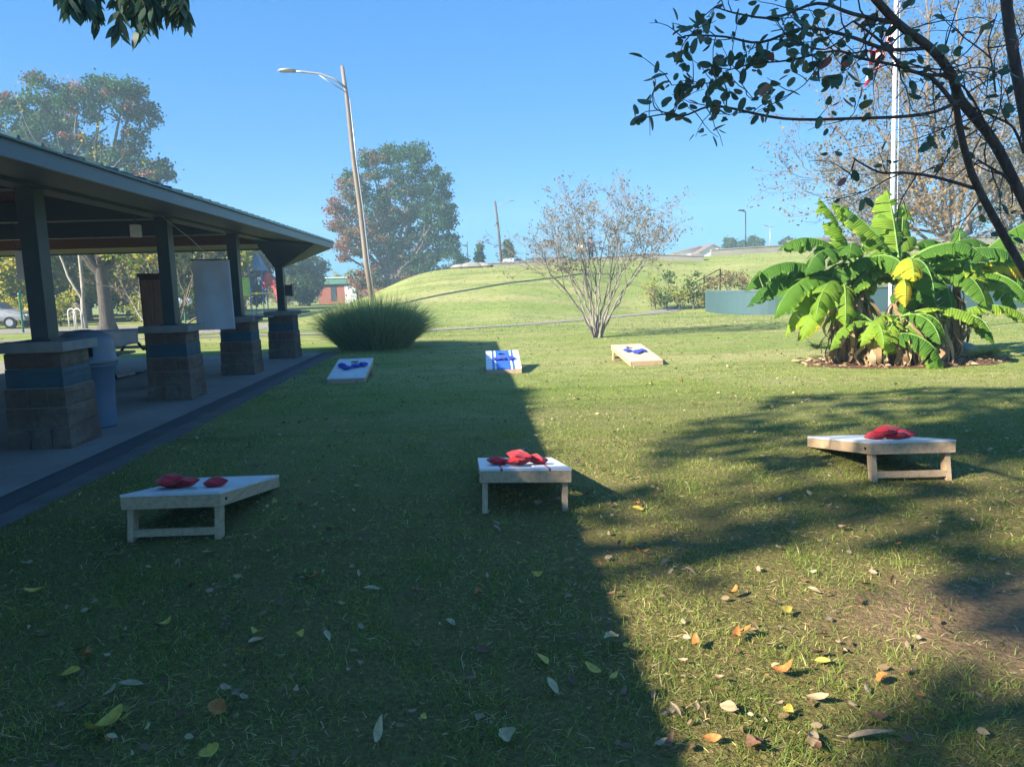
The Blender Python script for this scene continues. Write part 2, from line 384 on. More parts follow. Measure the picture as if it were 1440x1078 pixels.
# beams
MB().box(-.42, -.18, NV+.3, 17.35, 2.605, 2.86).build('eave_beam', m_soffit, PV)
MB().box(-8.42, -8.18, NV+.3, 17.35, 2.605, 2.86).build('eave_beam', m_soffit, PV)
for k, v0 in enumerate([.9, 4.1]+PVv):
    MB().box(-8.17, -.43, v0+.2, v0+.40, 2.60 if k < 5 else 2.61, 2.88).build('cross_beam', m_rafter if k == 5 else m_soffit, PV)
    MB().add([(-8.1, v0+.24, 2.89), (-.5, v0+.24, 2.89), (um, v0+.24, 3.7 if k not in (0, 5) else 3.0), (-8.1, v0+.36, 2.89), (-.5, v0+.36, 2.89), (um, v0+.36, 3.7 if k not in (0, 5) else 3.0)],
             [(0, 1, 2), (5, 4, 3), (0, 3, 4, 1), (1, 4, 5, 2), (2, 5, 3, 0)]).build('truss_panel', m_rafter, PV)
v = NV+.6
while v < FV-.3:
    run = min(W2-.1, v-NV, FV-v)
    for s, u0 in ((-1, EU-.1), (1, FU+.1)):
        u1 = u0+s*run; r_ = MB()
        r_.add([(u0, v-.02, ZT-.10), (u0, v+.02, ZT-.10), (u0, v+.02, ZT), (u0, v-.02, ZT)]+[(u1, v+d, ZT+.22*run-h) for d, h in ((-.02, .15), (.02, .15), (.02, .025), (-.02, .025))],
               [(0, 3, 2, 1), (4, 5, 6, 7), (0, 1, 5, 4), (1, 2, 6, 5), (2, 3, 7, 6), (3, 0, 4, 7)])
        r_.build('rafter', m_rafter, PV)
    v += .62
# flared bracket on the corner post
vb = 17.23; ap = (-.30, vb, 2.10)
MB().add([(-.40, vb-.11, 2.08), (-.20, vb-.11, 2.08), (-.20, vb+.11, 2.08), (-.40, vb+.11, 2.08),
          (-.42, vb-1.5, 2.60), (.75, vb-1.1, 2.520), (.75, FV-.04, 2.520), (-.9, FV-.04, 2.60)],
         [(3, 2, 1, 0), (4, 5, 6, 7), (0, 1, 5, 4), (1, 2, 6, 5), (2, 3, 7, 6), (3, 0, 4, 7)]).build('corner_bracket', m_soffit, PV)
MB().box(-.19, -.02, vb-.12, vb+.06, 1.42, 1.68, bev=.01).build('meter_box', m_teal, PV)
for v0 in PVv[2:]:
    MB().box(.046, .30, v0+.12, v0+.45, 1.052, 1.075, bev=.004).build('side_shelf', m_cap, PV)
MB().box(-.62, -.50, 10.50, 10.62, 2.33, 2.50, bev=.015).build('light_fixture', plain('lamp_white', (.7, .7, .68), .4), PV)
MB().tube([(-.56, 10.56, 2.5), (-.56, 10.56, 2.62)], .012, 6).build('light_bracket', m_teal, PV)
MB().tube([(-.2, 10.6, 2.6), (-.1, 11.3, 2.35), (-.22, 12.2, 2.2), (-.3, 13.0, 2.15)], .006, 4).build('slack_cable', plain('cable_grey', (.3, .3, .32), .5), PV)

def pv(u, v, z=0.012):
    return (-4.09+u*math.cos(.05)-v*math.sin(.05), u*math.sin(.05)+v*math.cos(.05), z)
# ------------------------------------------------------------------ litter bin
m_bin = plain('bin_plastic', (.10, .155, .21), .45, 0, .12, 3, .08); m_lid = plain('bin_lid_plastic', (.15, .18, .21), .45, 0, .12, 3, .08)
m_blk = plain('black_liner', (.012, .012, .014), .35, 0, .3, 10, .2)
def litter_bin(loc, label):
    b = empty('litter_bin', loc, .4, label, 'litter bin', 'domed litter bins in the pavilion')
    MB().lathe([(.255, 0), (.262, .03), (.27, .30), (.285, .62), (.305, .64), (.31, .70), (.325, .71), (.325, .76), (.0, .765)], 32).build('barrel', m_bin, b, 'auto')
    MB().lathe([(.335, .74), (.335, .80), (.322, .81), (.318, .93), (.31, .99), (.27, 1.06), (.18, 1.115), (.07, 1.135), (.0, 1.138)], 32).build('domed_lid', m_lid, b, 'auto')
    MB().box(-.12, .12, -.323, -.29, .84, .97, bev=.01).build('slot', m_blk, b)
    MB().box(-.10, .08, -.321, -.30, .655, .69).build('label_plate', m_blk, b)
    return b
b1 = litter_bin((-4.93, 8.55, .012), 'grey plastic litter bin with domed lid close behind the nearest stone pier')

# ------------------------------------------------------------------ picnic table
m_pipe = plain('dark_pipe', (.02, .022, .026), .4, .4, .2, 4, .05); m_ttop = wood('bench_board', (.38, .37, .36), (.25, .25, .25), (1.2, 18, 18))
m_cloth = plain('white_cloth', (.72, .73, .76), .85, 0, .1, 3, .2); m_red = plain('red_edge', (.45, .09, .05), .5)
def picnic_table(loc, rz, label):
    t_ = empty('picnic_table', loc, rz, label, 'picnic table'); t_.scale = (1, 1, 1.14)
    MB().box(-.9, .9, -.36, .36, .725, .765, bev=.006).build('table_top', m_red, t_)
    for s in (-1, 1):
        MB().box(-.9, .9, s*.70-.13, s*.70+.13, .42, .46, bev=.006).build('seat', m_ttop, t_)
    for x in (-.6, .6):
        for s in (-1, 1):
            P = [(x, s*.05, .72), (x, s*.18, .60), (x, s*.52, .41), (x, s*.80, .40), (x, s*.88, .32), (x, s*.86, .12), (x, s*.76, .035), (x, s*.30, .03), (x, 0, .03)]
            MB().tube(P, .026, 8).build('leg', m_pipe, t_, True)
        MB().tube([(x, -.3, .70), (x, .3, .70)], .022, 8).build('top_support', m_pipe, t_)
    MB().tube([(-.6, 0, .40), (.6, 0, .40)], .02, 8).build('cross_tube', m_pipe, t_)
    return t_
pt = picnic_table((-7.85, 14.1, .012), .08, 'picnic table with curved black pipe legs and red edged top under the pavilion')
g = random.Random(3); V = []; nn_ = 40
for k in range(nn_+1):
    x = -.93+1.83*k/nn_; wv = .02*math.sin(k*.9)+g.uniform(-.006, .006)
    V += [(x, .37, .769), (x, -.372, .769), (x, -.385+wv*.3, .75), (x, -.40+wv, .62), (x, -.41+wv*1.5, .54+.02*math.sin(k*.35))]
cl = mesh_np('tablecloth', V, [(k*5+j, (k+1)*5+j, (k+1)*5+j+1, k*5+j+1) for k in range(nn_) for j in range(4)], m_cloth, smooth=True)
cl.scale = (1, 1, 1.14); cl.location = pt.location; cl.rotation_euler = pt.rotation_euler; tag(cl, 'white cloth draped over the picnic table, hanging down in front', 'tablecloth')
md = cl.modifiers.new('thick', 'SOLIDIFY'); md.thickness = .004

# ------------------------------------------------------------------ cabinet, hanging sheets
cb = empty('wooden_cabinet', pv(-1.10, 12.3), .30, 'tall brown wooden cabinet standing behind the second stone pier', 'cabinet')
m_wd = wood('cabinet_wood', (.25, .135, .075), (.16, .08, .045), (14, 14, 1.2)); m_wd2 = wood('cabinet_dark', (.10, .05, .03), (.06, .03, .02), (14, 14, 1.2))
cb.scale = (.78, 1, 1); MB().box(-.24, .24, -.18, .2, .03, 1.80).build('carcass', m_wd2, cb); MB().box(-.27, .27, -.225, .22, 1.80, 1.86, bev=.01).build('cornice', m_wd2, cb)
MB().box(-.215, -.003, -.20, -.182, .08, 1.76, bev=.004).build('door', m_wd, cb); MB().box(.003, .215, -.20, -.182, .08, 1.76, bev=.004).build('door', m_wd, cb)
MB().box(-.25, .25, -.19, .21, 0, .029).build('plinth', m_wd2, cb)
def sheet(name, loc, rz, w_, h, label, cat, cords, seed=1, amp=.012):
    e = empty(name, loc, rz, label, cat); g = np.random.default_rng(seed); n = 24
    X, Z = np.meshgrid(np.linspace(-w_/2, w_/2, n), np.linspace(-h/2, h/2, n*2))
    Yy = amp*np.sin(X*14+Z*2)+amp*.8*np.sin(X*5-Z*4+1)
    X2 = X*(1-.05*(Z/h)); Z2 = Z-np.where(Z > 0, .02*np.cos(X*3.14/w_)*Z/h, 0)
    V = np.stack([X2, Yy, Z2], -1).reshape(-1, 3); i, j = np.meshgrid(np.arange(n-1), np.arange(n*2-1)); a = (j*n+i).ravel()
    o = mesh_np('cloth_panel', V, np.stack([a, a+1, a+n+1, a+n], -1), m_cloth, e, smooth=True); md = o.modifiers.new('t', 'SOLIDIFY'); md.thickness = .003
    MB().tube([(-w_/2-.02, 0, h/2), (w_/2+.02, 0, h/2)], .011, 6).build('top_rod', m_pipe, e)
    for s in (-1, 1): MB().tube([(s*w_*.45, 0, h/2), (s*w_*.45, 0, h/2+cords)], .004, 4).build('cord', m_pipe, e)
    return e
p = at(300, 414, 12.9); sheet('hanging_sheet', (p[0], 12.9, 1.50), .1, .64, 1.20, 'large white cloth sheet hanging between two pavilion posts', 'hanging sheet', .50)
p = at(31, 372, 10.65); sheet('hanging_sign', (p[0], 10.72, p[2]), 0, .26, .42, 'small blank white sheet hanging beside the nearest pavilion post', 'sign', 2.60-p[2]-.21, 4, .004)

# ------------------------------------------------------------------ cornhole boards
m_pine = wood('pine', (.50, .35, .21), (.38, .25, .14)); m_white = plain('white_deck', (.66, .66, .65), .45, 0, .20, 5, .03)
m_ply = wood('plywood_deck', (.66, .50, .33), (.56, .41, .25), (10, 1, 10))
def striped(name, col, st=None):
    m, t, o = nodes_of(name); c = t.nodes.new('ShaderNodeTexCoord'); s = t.nodes.new('ShaderNodeSeparateXYZ'); t.links.new(c.outputs['Object'], s.inputs[0])
    ab = t.nodes.new('ShaderNodeMath'); ab.operation = 'ABSOLUTE'; t.links.new(s.outputs[0], ab.inputs[0])
    r = t.nodes.new('ShaderNodeValToRGB'); r.color_ramp.interpolation = 'CONSTANT'; e = r.color_ramp.elements
    while len(e) < 4: e.new(.5)
    for i, (p, k) in enumerate(st or [(0, col), (.125, (.75, .75, .75)), (.155, col), (.195, (.75, .75, .75))]): e[i].position = p; e[i].color = (*k, 1)
    t.links.new(ab.outputs[0], r.inputs[0]); principled(t, o, r.outputs[0], .4); return m
m_blue = striped('blue_striped_deck', (.035, .12, .55)); m_redst = striped('red_striped_deck', (.42, .02, .035), ((0, (.7, .7, .7)), (.15, (.42, .02, .035)), (.165, (.7, .7, .7)), (.3, (.7, .7, .7))))
SL = (.205)/1.2
def dz(y): return .098+SL*y     # top of deck above low end
def board(loc, rz, deck, label, tilt=0, brace=True, spread=.25):
    e = empty('cornhole_board', loc, rz, label, 'cornhole board', 'cornhole boards set out on the lawn'); e.rotation_euler = (0, tilt, rz)
    # deck with a real round hole
    n = 40; hy = .97; hr = .076; V = []; Fc = []
    ring = [(hr*math.cos(2*math.pi*k/n), hy+hr*math.sin(2*math.pi*k/n)) for k in range(n)]
    def outer(k):
        a = 2*math.pi*k/n; dx, dy = math.cos(a), math.sin(a); s = 1e9
        if abs(dx) > 1e-9: s = min(s, (.305 if dx > 0 else -.305)/dx)
        if abs(dy) > 1e-9: s = min(s, ((1.2-hy) if dy > 0 else -hy)/dy)
        return (dx*s, hy+dy*s)
    angs = [outer(k) for k in range(n)]
    # snap nearest to corners
    for cx_, cy_ in ((.305, 0), (-.305, 0), (.305, 1.2), (-.305, 1.2)):
        k = min(range(n), key=lambda q: (angs[q][0]-cx_)**2+(angs[q][1]-cy_)**2 if angs[q] not in [(.305, 0), (-.305, 0), (.305, 1.2), (-.305, 1.2)] else 9); angs[k] = (cx_, cy_)
    for th in (0, -.016):
        V += [(x, y, dz(y)+th) for x, y in ring]; V += [(x, y, dz(y)+th) for x, y in angs]
    for k in range(n):
        k2 = (k+1) % n
        Fc += [(k, n+k, n+k2, k2), (2*n+k, 2*n+k2, 3*n+k2, 3*n+k), (k, k2, 2*n+k2, 2*n+k), (n+k, 3*n+k, 3*n+k2, n+k2)]
    mesh_np('deck', V, Fc, deck, e)
    T = lambda x, y, z: (x, y, z+dz(y)-.017)
    h = .078
    for s in (-1, 1):
        a, b = sorted((s*.305, s*.287)); MB().box(a, b, .0, 1.2, -h, -.001, fn=T, bev=.002).build('side_rail', m_pine, e)
    MB().box(-.286, .286, .001, .019, -h+.002, -.001, fn=T).build('end_rail', m_pine, e); MB().box(-.286, .286, 1.181, 1.1985, -h, -.001, fn=T).build('end_rail', m_pine, e)
    ly = 1.12
    for s in (-1, 1):
        a, b = sorted((s*.286, s*.250)); MB().box(a, b, ly-.04, ly+.035, 0, dz(ly)-.03, bev=.002, fn=lambda x, y, z: (x, y+(.05*(1-z/.25)), z)).build('leg', m_pine, e)
        MB().tube([(s*.303, ly-.005, .235), (s*.312, ly-.005, .235)], .011, 8).build('bolt', m_pipe, e)
    if brace: MB().box(-.249, .249, ly+.055, ly+.075, .03, .075).build('leg_brace', m_pine, e)
    return e
def pillow(col, seed):
    g = np.random.default_rng(seed); bm = bmesh.new(); bmesh.ops.create_icosphere(bm, subdivisions=4, radius=1)
    ph = g.uniform(0, 6, 6)
    for v in bm.verts:
        x, y, z = v.co; a = math.atan2(y, x); r = math.hypot(x, y)
        sq = 1/max(abs(math.cos(a)), abs(math.sin(a)))**.88
        k = .073*sq; edge = r**3
        zz = z*.033*(1-.62*edge)+.0045*math.sin(x*4.3+ph[0])*math.sin(y*4+ph[1])+.002*math.sin(x*11+ph[2]+y*6)
        s = 1+.02*math.sin(5*a+ph[3])
        v.co = (x*k*s, y*k*s, zz+.012*math.cos(x*1.8+ph[4])*math.cos(y*1.5+ph[5])*.6)
    me = bpy.data.meshes.new('bean_bag'); bm.to_mesh(me); bm.free(); me.polygons.foreach_set('use_smooth', [True]*len(me.polygons)); me.materials.append(col); return me
def cloth_mat(name, c):
    m, t, o = nodes_of(name); v = coords(t); principled(t, o, ramp(t, noise(t, 12, 4, v), [(.3, tuple(x*.75 for x in c)), (.7, c)]), .85, 0, bump(t, noise(t, 260, 2, v), .3, .001), .2).inputs['Sheen Weight'].default_value = .2; return m
m_rbag = cloth_mat('red_duck_cloth', (.52, .018, .03)); m_bbag = cloth_mat('blue_duck_cloth', (.02, .055, .40))
rb_me = [pillow(m_rbag, s) for s in (1, 2, 3)]; bb_me = [pillow(m_bbag, s) for s in (4, 5, 6)]
def bag(brd, x, y, lift, rz, blue, label, k, tx=0, ty=0):
    o = bpy.data.objects.new('bean_bag', (bb_me if blue else rb_me)[k % 3]); COL.objects.link(o)
    mt = Matrix.Translation(brd.location) @ brd.rotation_euler.to_matrix().to_4x4() @ Matrix.Translation((x, y, dz(y)+.030+lift*1.1)) @ Matrix.Rotation(math.atan(SL)+tx, 4, 'X') @ Matrix.Rotation(ty, 4, 'Y') @ Matrix.Rotation(rz, 4, 'Z')
    o.matrix_world = mt; tag(o, label, 'bean bag', 'blue bean bags on the far boards' if blue else 'red bean bags on the near boards')
PI = math.pi
def highend(x, y, rz):   # location of low end for a board whose high end centre is (x,y) and that slopes away from the camera
    return (x-1.15*math.sin(rz), y+1.15*math.cos(rz), 0.0)
NL = board(highend(-2.12, 4.47, R(1)), PI+R(1), m_white, 'near cornhole board with plain white deck, beside the paved edge, legs braced')
NM = board(highend(.06, 4.82, R(3)), PI+R(3), m_redst, 'near cornhole board with red striped deck, middle of the near row', R(-2.2), False)
NR = board(highend(2.90, 5.30, R(-1)), PI+R(-1), m_white, 'near white decked cornhole board standing off alone toward the bare soil')
FL = board((-2.70, 11.95, 0), R(3), m_white, 'far cornhole board with plain white deck, beside the pavilion floor')
FM = board((-.13, 12.65, 0), R(2), m_blue, 'far cornhole board with blue deck and white stripes, half in shadow')
FR = board((2.44, 13.25, 0), R(9), m_ply, 'far cornhole board with bare plywood deck, fully in sunshine')
bag(NL, .17, .80, 0, .3, 0, 'red bean bag at the outer end of the heap, near white board by the paving', 0)
bag(NL, .06, .84, .004, 1.0, 0, 'red bean bag mid heap on the near white board by the paving', 1, .1, .15)
bag(NL, .12, .93, .035, .7, 0, 'red bean bag topping the heap on the near white board by the paving', 2, -.2, .15)
bag(NL, -.15, .86, 0, .5, 0, 'lone red bean bag lying apart on the near white board by the paving', 1, 0, .1)
bag(NM, .17, .82, 0, .2, 0, 'red bean bag at the pavilion end of the heap on the red striped board', 2)
bag(NM, .03, .88, .0, .8, 0, 'red bean bag at the front of the heap on the red striped board', 0, .05, .1)
bag(NM, .02, .86, .036, .4, 0, 'red bean bag on top of the heap on the red striped board', 1, -.05, -.08)
bag(NM, -.11, .78, .003, 1.2, 0, 'red bean bag at the soil side of the heap on the red striped board', 1, 0, -.1)
bag(NR, .10, .85, 0, .2, 0, 'red bean bag, pavilion side of the heap on the board by the soil', 0, 0, .15)
bag(NR, -.02, .87, 0, .9, 0, 'red bean bag mid heap on the board by the soil', 2)
bag(NR, .05, .90, .038, .5, 0, 'red bean bag on top of the heap on the board by the soil', 1, 0, .1)
bag(NR, -.13, .80, .003, .3, 0, 'red bean bag, far side of the heap on the board by the soil', 1, 0, .1)
bag(FL, -.16, .66, 0, .2, 1, 'blue bean bag nearest the pavilion on the far white board', 0)
bag(FL, -.06, .52, 0, .8, 1, 'blue bean bag lying lowest on the far white board', 1)
bag(FL, .07, .62, 0, .4, 1, 'blue bean bag just below the hole of the far white board', 2)
bag(FL, .19, .68, 0, 1.1, 1, 'blue bean bag furthest from the pavilion on the far white board', 0)
bag(FM, -.11, .55, 0, .3, 1, 'blue bean bag at the pavilion side of the blue striped board', 1)
bag(FM, .02, .58, .004, .9, 1, 'blue bean bag in the middle of the blue striped board', 2)
bag(FM, .14, .55, 0, .5, 1, 'blue bean bag at the sunny side of the blue striped board', 0)
bag(FR, -.14, .66, 0, .3, 1, 'blue bean bag at the pavilion side of the heap on the plywood board', 2)
bag(FR, -.02, .50, 0, .7, 1, 'blue bean bag lying lowest on the plywood board', 0)
bag(FR, .12, .60, 0, .2, 1, 'blue bean bag nearest the banana plants on the plywood board', 1)

# ------------------------------------------------------------------ branches and trees
def grow(p, d, L, r, lev, g, out, tips, ns=6, spread=.7, up=.25, shrink=.68, kids=3, wob_=.12, minr=.004):
    pts = [p]; rad = [r]; d = d/np.linalg.norm(d); q = p.copy()
    for k in range(ns):
        d = d+g.normal(size=3)*wob_+np.array([0, 0, up*.12]); d /= np.linalg.norm(d); q = q+d*L/ns; pts.append(q.copy()); rad.append(max(minr, r*(1-.55*(k+1)/ns)))
    out.append((np.array(pts), np.array(rad)))
    if lev == 0: tips.append((np.array(pts), d)); return
    for k in range(kids):
        i = ns if k == 0 else g.integers(max(1, ns//3), ns+1)
        nd = d+rand_unit(1, g)[0]*spread*(.5 if k == 0 else 1); nd[2] += up*.5
        grow(pts[i], nd, L*shrink*g.uniform(.8, 1.15), rad[i]*.75, lev-1, g, out, tips, max(3, ns-1), spread, up, shrink, kids, wob_, minr)
def leafy(name, parent, C, size, mat, g, tone=None, aspect=.6, shape=4, dirs=None, bend=.12):
    V, Fc, k = leaves_np(C, size, g, aspect, dirs, shape, bend)
    tn = g.uniform(0, 1, len(C)) if tone is None else tone
    return mesh_np(name, V, Fc, mat, parent, np.repeat(tn, k))
m_bark = bark('bark_grey', (.20, .165, .13), (.09, .07, .055)); m_barkd = bark('bark_dark', (.12, .10, .085), (.055, .047, .042))
m_barkl = bark('bark_pale', (.42, .38, .32), (.22, .19, .15))
def blob_points(blobs, per, g, clump=.32, dens=None):
    """leaf centres: clumps sitting near each blob's surface, so the outline stays uneven; returns points, clump id"""
    C = []; ID = []; cid = 0
    for (c, r) in blobs:
        c = np.array(c); r = np.array(r if hasattr(r, '__len__') else (r, r, r), float)
        nc = max(4, int(16*r.mean()**2)); dd = rand_unit(nc, g); rr = g.uniform(.35, 1.0, (nc, 1))**.5
        cc = c+dd*rr*r
        n = int(per*r.mean()**2/nc)+1
        for q in cc:
            s = clump*g.uniform(.6, 1.4); P = q+g.normal(size=(n, 3))*np.array([s, s, s*.7])*.6
            C.append(P); ID.append(np.full(n, cid)); cid += 1
    return np.concatenate(C), np.concatenate(ID)
def blob_tree(name, base, blobs, label, cat, mat, per, lsize, g, trunk_r=.3, barkm=None, clump=.5, group=None, tonefn=None, fork=.45, splay=.15, limbs=True):
    base = np.array(base, float); e = empty(name, base, 0, label, cat, group)
    out = []; cen = np.mean([b[0] for b in blobs], 0); top = base+(cen-base)*fork; top[2] = base[2]+(cen[2]-base[2])*fork
    k = 8; tp = np.array([base+(top-base)*s+np.array([math.sin(s*4)*splay*.4, math.cos(s*3)*splay*.3, 0])*trunk_r for s in np.linspace(0, 1, k)])
    tr = trunk_r*(1-.35*np.linspace(0, 1, k)); tr[0] *= 1.35; out.append((tp, tr))
    if limbs:
        for c, r in blobs:
            c = np.array(c); m1 = top+(c-top)*.5+g.normal(size=3)*.2*np.mean(r); m1[2] -= .1*np.linalg.norm(c-top)
            s0 = tp[-1-int(g.integers(0, 3))]
            pts = np.array([s0+(m1-s0)*s if s <= 1 else m1+(c-m1)*(s-1) for s in np.linspace(0, 2, 9)]); pts[1:-1] += g.normal(size=(7, 3))*.05*np.mean(r)
            out.append((pts, np.linspace(trunk_r*.5, trunk_r*.08, 9)))
            for _ in range(5):
                d = rand_unit(1, g)[0]*np.array([1, 1, .8]); d[2] += .3; i = int(g.integers(4, 8)); q = pts[i]+d*np.mean(r)*g.uniform(.6, 1.0)
                out.append((np.array([pts[i], pts[i]*.5+q*.5+g.normal(size=3)*.1*np.mean(r), q]), np.array([trunk_r*.14, trunk_r*.09, .012])))
    V, Fc = tubes_np(out, 7); mesh_np('trunk', V-base, Fc, barkm or m_bark, e, smooth=True)
    C, ID = blob_points(blobs, per, g, clump); n = len(C); ct = g.uniform(0, 1, ID.max()+1)[ID]
    tone = np.clip(ct*.5+g.uniform(0, .5, n), 0, 1)
    if tonefn is not None: tone = tonefn(C, tone, ct, g)
    leafy('crown', e, C-base, lsize*g.uniform(.6, 1.3, n), mat, g, tone, .7)
    return e
LG = leafmat('leaves_green', [(0, (.025, .06, .014)), (.45, (.055, .105, .022)), (.8, (.10, .15, .03)), (1, (.16, .16, .04))])
LMIX = leafmat('leaves_green_red', [(0, (.02, .06, .025)), (.4, (.05, .125, .035)), (.54, (.11, .17, .04)), (.64, (.22, .12, .055)), (1, (.32, .12, .06))])
LOL = leafmat('leaves_olive', [(0, (.13, .19, .03)), (.5, (.30, .34, .05)), (.8, (.52, .44, .07)), (1, (.60, .36, .08))], .6)
LTAN = leafmat('leaves_tan', [(0, (.13, .11, .05)), (.5, (.27, .20, .10)), (.85, (.40, .25, .09)), (1, (.48, .24, .06))])
LGT = leafmat('leaves_shrub', [(0, (.14, .16, .08)), (.5, (.25, .23, .14)), (.8, (.32, .24, .17)), (1, (.40, .24, .15))])
def px_blobs(lst, Y, g, dy=.6):
    out = []
    for x, y, r in lst:
        R_ = r*Y/FPX; p = at(x, y, Y+g.uniform(-1, 1)*R_*dy); out.append((p, (R_*.86, R_*1.1, R_*.86)))
    return out
g = np.random.default_rng(21)
# tall tree beyond the pavilion roof
bl = px_blobs([(25, 160, 30), (60, 130, 28), (70, 190, 40), (110, 150, 30), (115, 215, 34), (30, 215, 35), (140, 125, 22), (175, 140, 26), (200, 165, 22), (185, 200, 20), (165, 225, 18), (200, 245, 26), (232, 240, 16), (190, 125, 16), (-25, 200, 40), (-50, 160, 30), (215, 255, 20),
                (60, 300, 40), (130, 310, 30), (-30, 290, 40)], 58, g)
def t_red(th, x0=0):
    def f(C, tone, ct, g):
        return np.where(ct > th, .6+tone*.4, tone*.55)
    return f
blob_tree('oak_tree', (-33.5, 58, 0), bl, 'tallest tree, green with reddening tips, rising above the pavilion roof', 'tree', LMIX, 900, .24, g, .6, m_bark, .50, tonefn=t_red(.90), fork=.5)
# big round tree, half turned red, behind the hut
bl = px_blobs([(495, 265, 26), (530, 235, 24), (575, 230, 28), (610, 260, 28), (480, 310, 22), (520, 295, 34), (565, 285, 38), (615, 300, 30), (500, 340, 24), (545, 340, 34), (595, 345, 36), (632, 345, 20), (640, 370, 16), (575, 380, 28), (530, 385, 22), (610, 385, 22), (550, 215, 12), (520, 220, 12), (590, 215, 14), (628, 310, 16), (472, 290, 12), (505, 395, 16), (480, 355, 14)], 75, g)
def tf(C, tone, ct, g):
    x, y = pixv(C.T.T); f = (x-535)/70+ct*1.9-.75+np.where(y < 250, .5, 0)-np.where((y > 330) & (x < 600), .4, 0)
    return np.where(f < -.05, .56+tone*.42, tone*.5)
blob_tree('maple_tree', (-11.9, 75, 0), bl, 'big round tree with red leaves on one side and dark green on the other', 'tree', LMIX, 800, .25, g, .5, m_bark, .50, tonefn=tf, fork=.35)
# belt of autumn trees seen under the pavilion roof
belt = [(-30, 47, 9, 3.6, LOL, 'olive tree at the outer end of the belt behind the pavilion'), (10, 50, 8, 3.4, LOL, 'yellowing tree seen against the nearest pavilion post'),
        (75, 46, 8, 3.3, LOL, 'olive yellow tree filling the first bay of the pavilion'), (135, 54, 8.5, 3.6, LOL, 'olive tree in the belt behind the litter bin'),
        (190, 48, 8, 3.0, LOL, 'olive tree in the belt behind the wooden cabinet, nearer than the rest'), (245, 52, 7.5, 3.2, LOL, 'olive tree in the belt between cabinet and white sheet'),
        (300, 50, 7, 3.0, LOL, 'yellow green tree in the belt behind the hanging white sheet'), (350, 68, 6.6, 2.6, LTAN, 'thin tan tree in the belt behind the playground'),
        (20, 63, 9, 4.2, LOL, 'tall yellow green tree in the back row left of the first bay'), (95, 61, 9, 4.2, LOL, 'tall olive tree in the back row behind the pale trunk'), (165, 64, 9, 4.0, LG, 'dark green tree in the back row behind the dark trunk'), (235, 62, 8.5, 4.0, LOL, 'golden olive tree in the back row behind the wooden cabinet'), (300, 66, 8, 3.8, LOL, 'olive tree in the back row behind the white sheet'),
        (425, 84, 6.8, 3.2, LG, 'grey green tree past the corner post of the pavilion')]
for x, Y, H, r, mt, lb in belt:
    p = gp(x, 1.5*FPX/Y+402-.03*(x-720)); b = (p[0], Y, 0); bl = []
    for k in range(13):
        a = g.uniform(0, 6.28); rr = r*g.uniform(.2, .8); bl.append(((b[0]+math.cos(a)*rr, Y+math.sin(a)*rr, g.uniform(.20, .86)*H), r*g.uniform(.34, .5)))
    blob_tree('autumn_tree', b, bl, lb, 'tree', mt, 620, .30, g, .2, m_bark, .55, 'belt of trees behind the pavilion', fork=.3)
# understorey bushes
for x, Y, r, mt, lb in [(40, 44, 1.5, LOL, 'yellow green bush below the nearest pavilion bay'), (95, 42, 1.3, LOL, 'low olive bush beside the slim pale trunk'), (205, 45, 1.5, LOL, 'golden bush behind the picnic table'), (270, 46, 1.4, LG, 'green bush under the white hanging sheet'),
                        (462, 101, 2.3, LG, 'small green bush beside the brick hut'), (490, 100, 2.6, LOL, 'bright green bush peeping over the brick hut roof'), (400, 80, 2.0, LTAN, 'brown bush at the field edge behind the corner pier')]:
    p = gp(x, 1.5*FPX/Y+402-.03*(x-720)); bl = [((p[0]+g.uniform(-1, 1)*r*.7, Y+g.uniform(-1, 1)*r*.4, r*g.uniform(.4, 1.1)), r*g.uniform(.45, .65)) for k in range(6)]
    blob_tree('bush', (p[0], Y, 0), bl, lb, 'bush', mt, 420, .17, g, .07, m_bark, .35, fork=.2)
# thick trunk and pale trunk under the roof
def bare_tree(name, base, stems, label, cat, bm_, g, leaf=None, lsize=.1, nper=5, levels=3, group=None, L=1.4, r=.05, spread=.6, up=.3, kids=3, shrink=.68, dropout=0, minr=.004, tonefn=None, jit=.06):
    base = np.array(base, float); e = empty(name, base, 0, label, cat, group); out = []; tips = []
    for d, l_, r_ in stems:
        off = np.array([d[0], d[1], 0])*.12*r_*6
        grow(base+off, np.array(d, float), l_, r_, levels, g, out, tips, 7, spread, up, shrink, kids, .10, minr)
    V, Fc = tubes_np(out, 5); mesh_np('trunk', V-base, Fc, bm_, e, smooth=True)
    if leaf:
        C = []
        for pts, d in tips:
            if g.uniform() < dropout: continue
            k = nper; i = g.uniform(0, len(pts)-1, k); i0 = i.astype(int); i1 = np.minimum(i0+1, len(pts)-1); f = (i-i0)[:, None]
            C.append(pts[i0]*(1-f)+pts[i1]*f+g.normal(size=(k, 3))*jit)
        C = np.concatenate(C); tn = g.uniform(0, 1, len(C)) if tonefn is None else tonefn(C, g)
        leafy('crown', e, C-base, lsize*g.uniform(.6, 1.3, len(C)), leaf, g, tn, .6)
    return e
p = gp(152, 464); bl = [((p[0]+g.uniform(-2, 2), p[1]+g.uniform(-1.5, 1.5), g.uniform(3.6, 6.2)), g.uniform(.9, 1.4)) for k in range(9)]
blob_tree('dark_trunk_tree', (p[0], p[1], 0), bl, 'tree with thick dark trunk behind the picnic table', 'tree', LOL, 420, .2, g, .36, m_barkd, .45, fork=.62)
p = gp(121, 462); bare_tree('pale_trunk_tree', (p[0], p[1], 0), [((-.03, 0, 1), 5.2, .13)], 'slim pale trunked tree behind the litter bin', 'tree', m_barkl, g, LOL, .16, 5, 3, None, spread=.8)
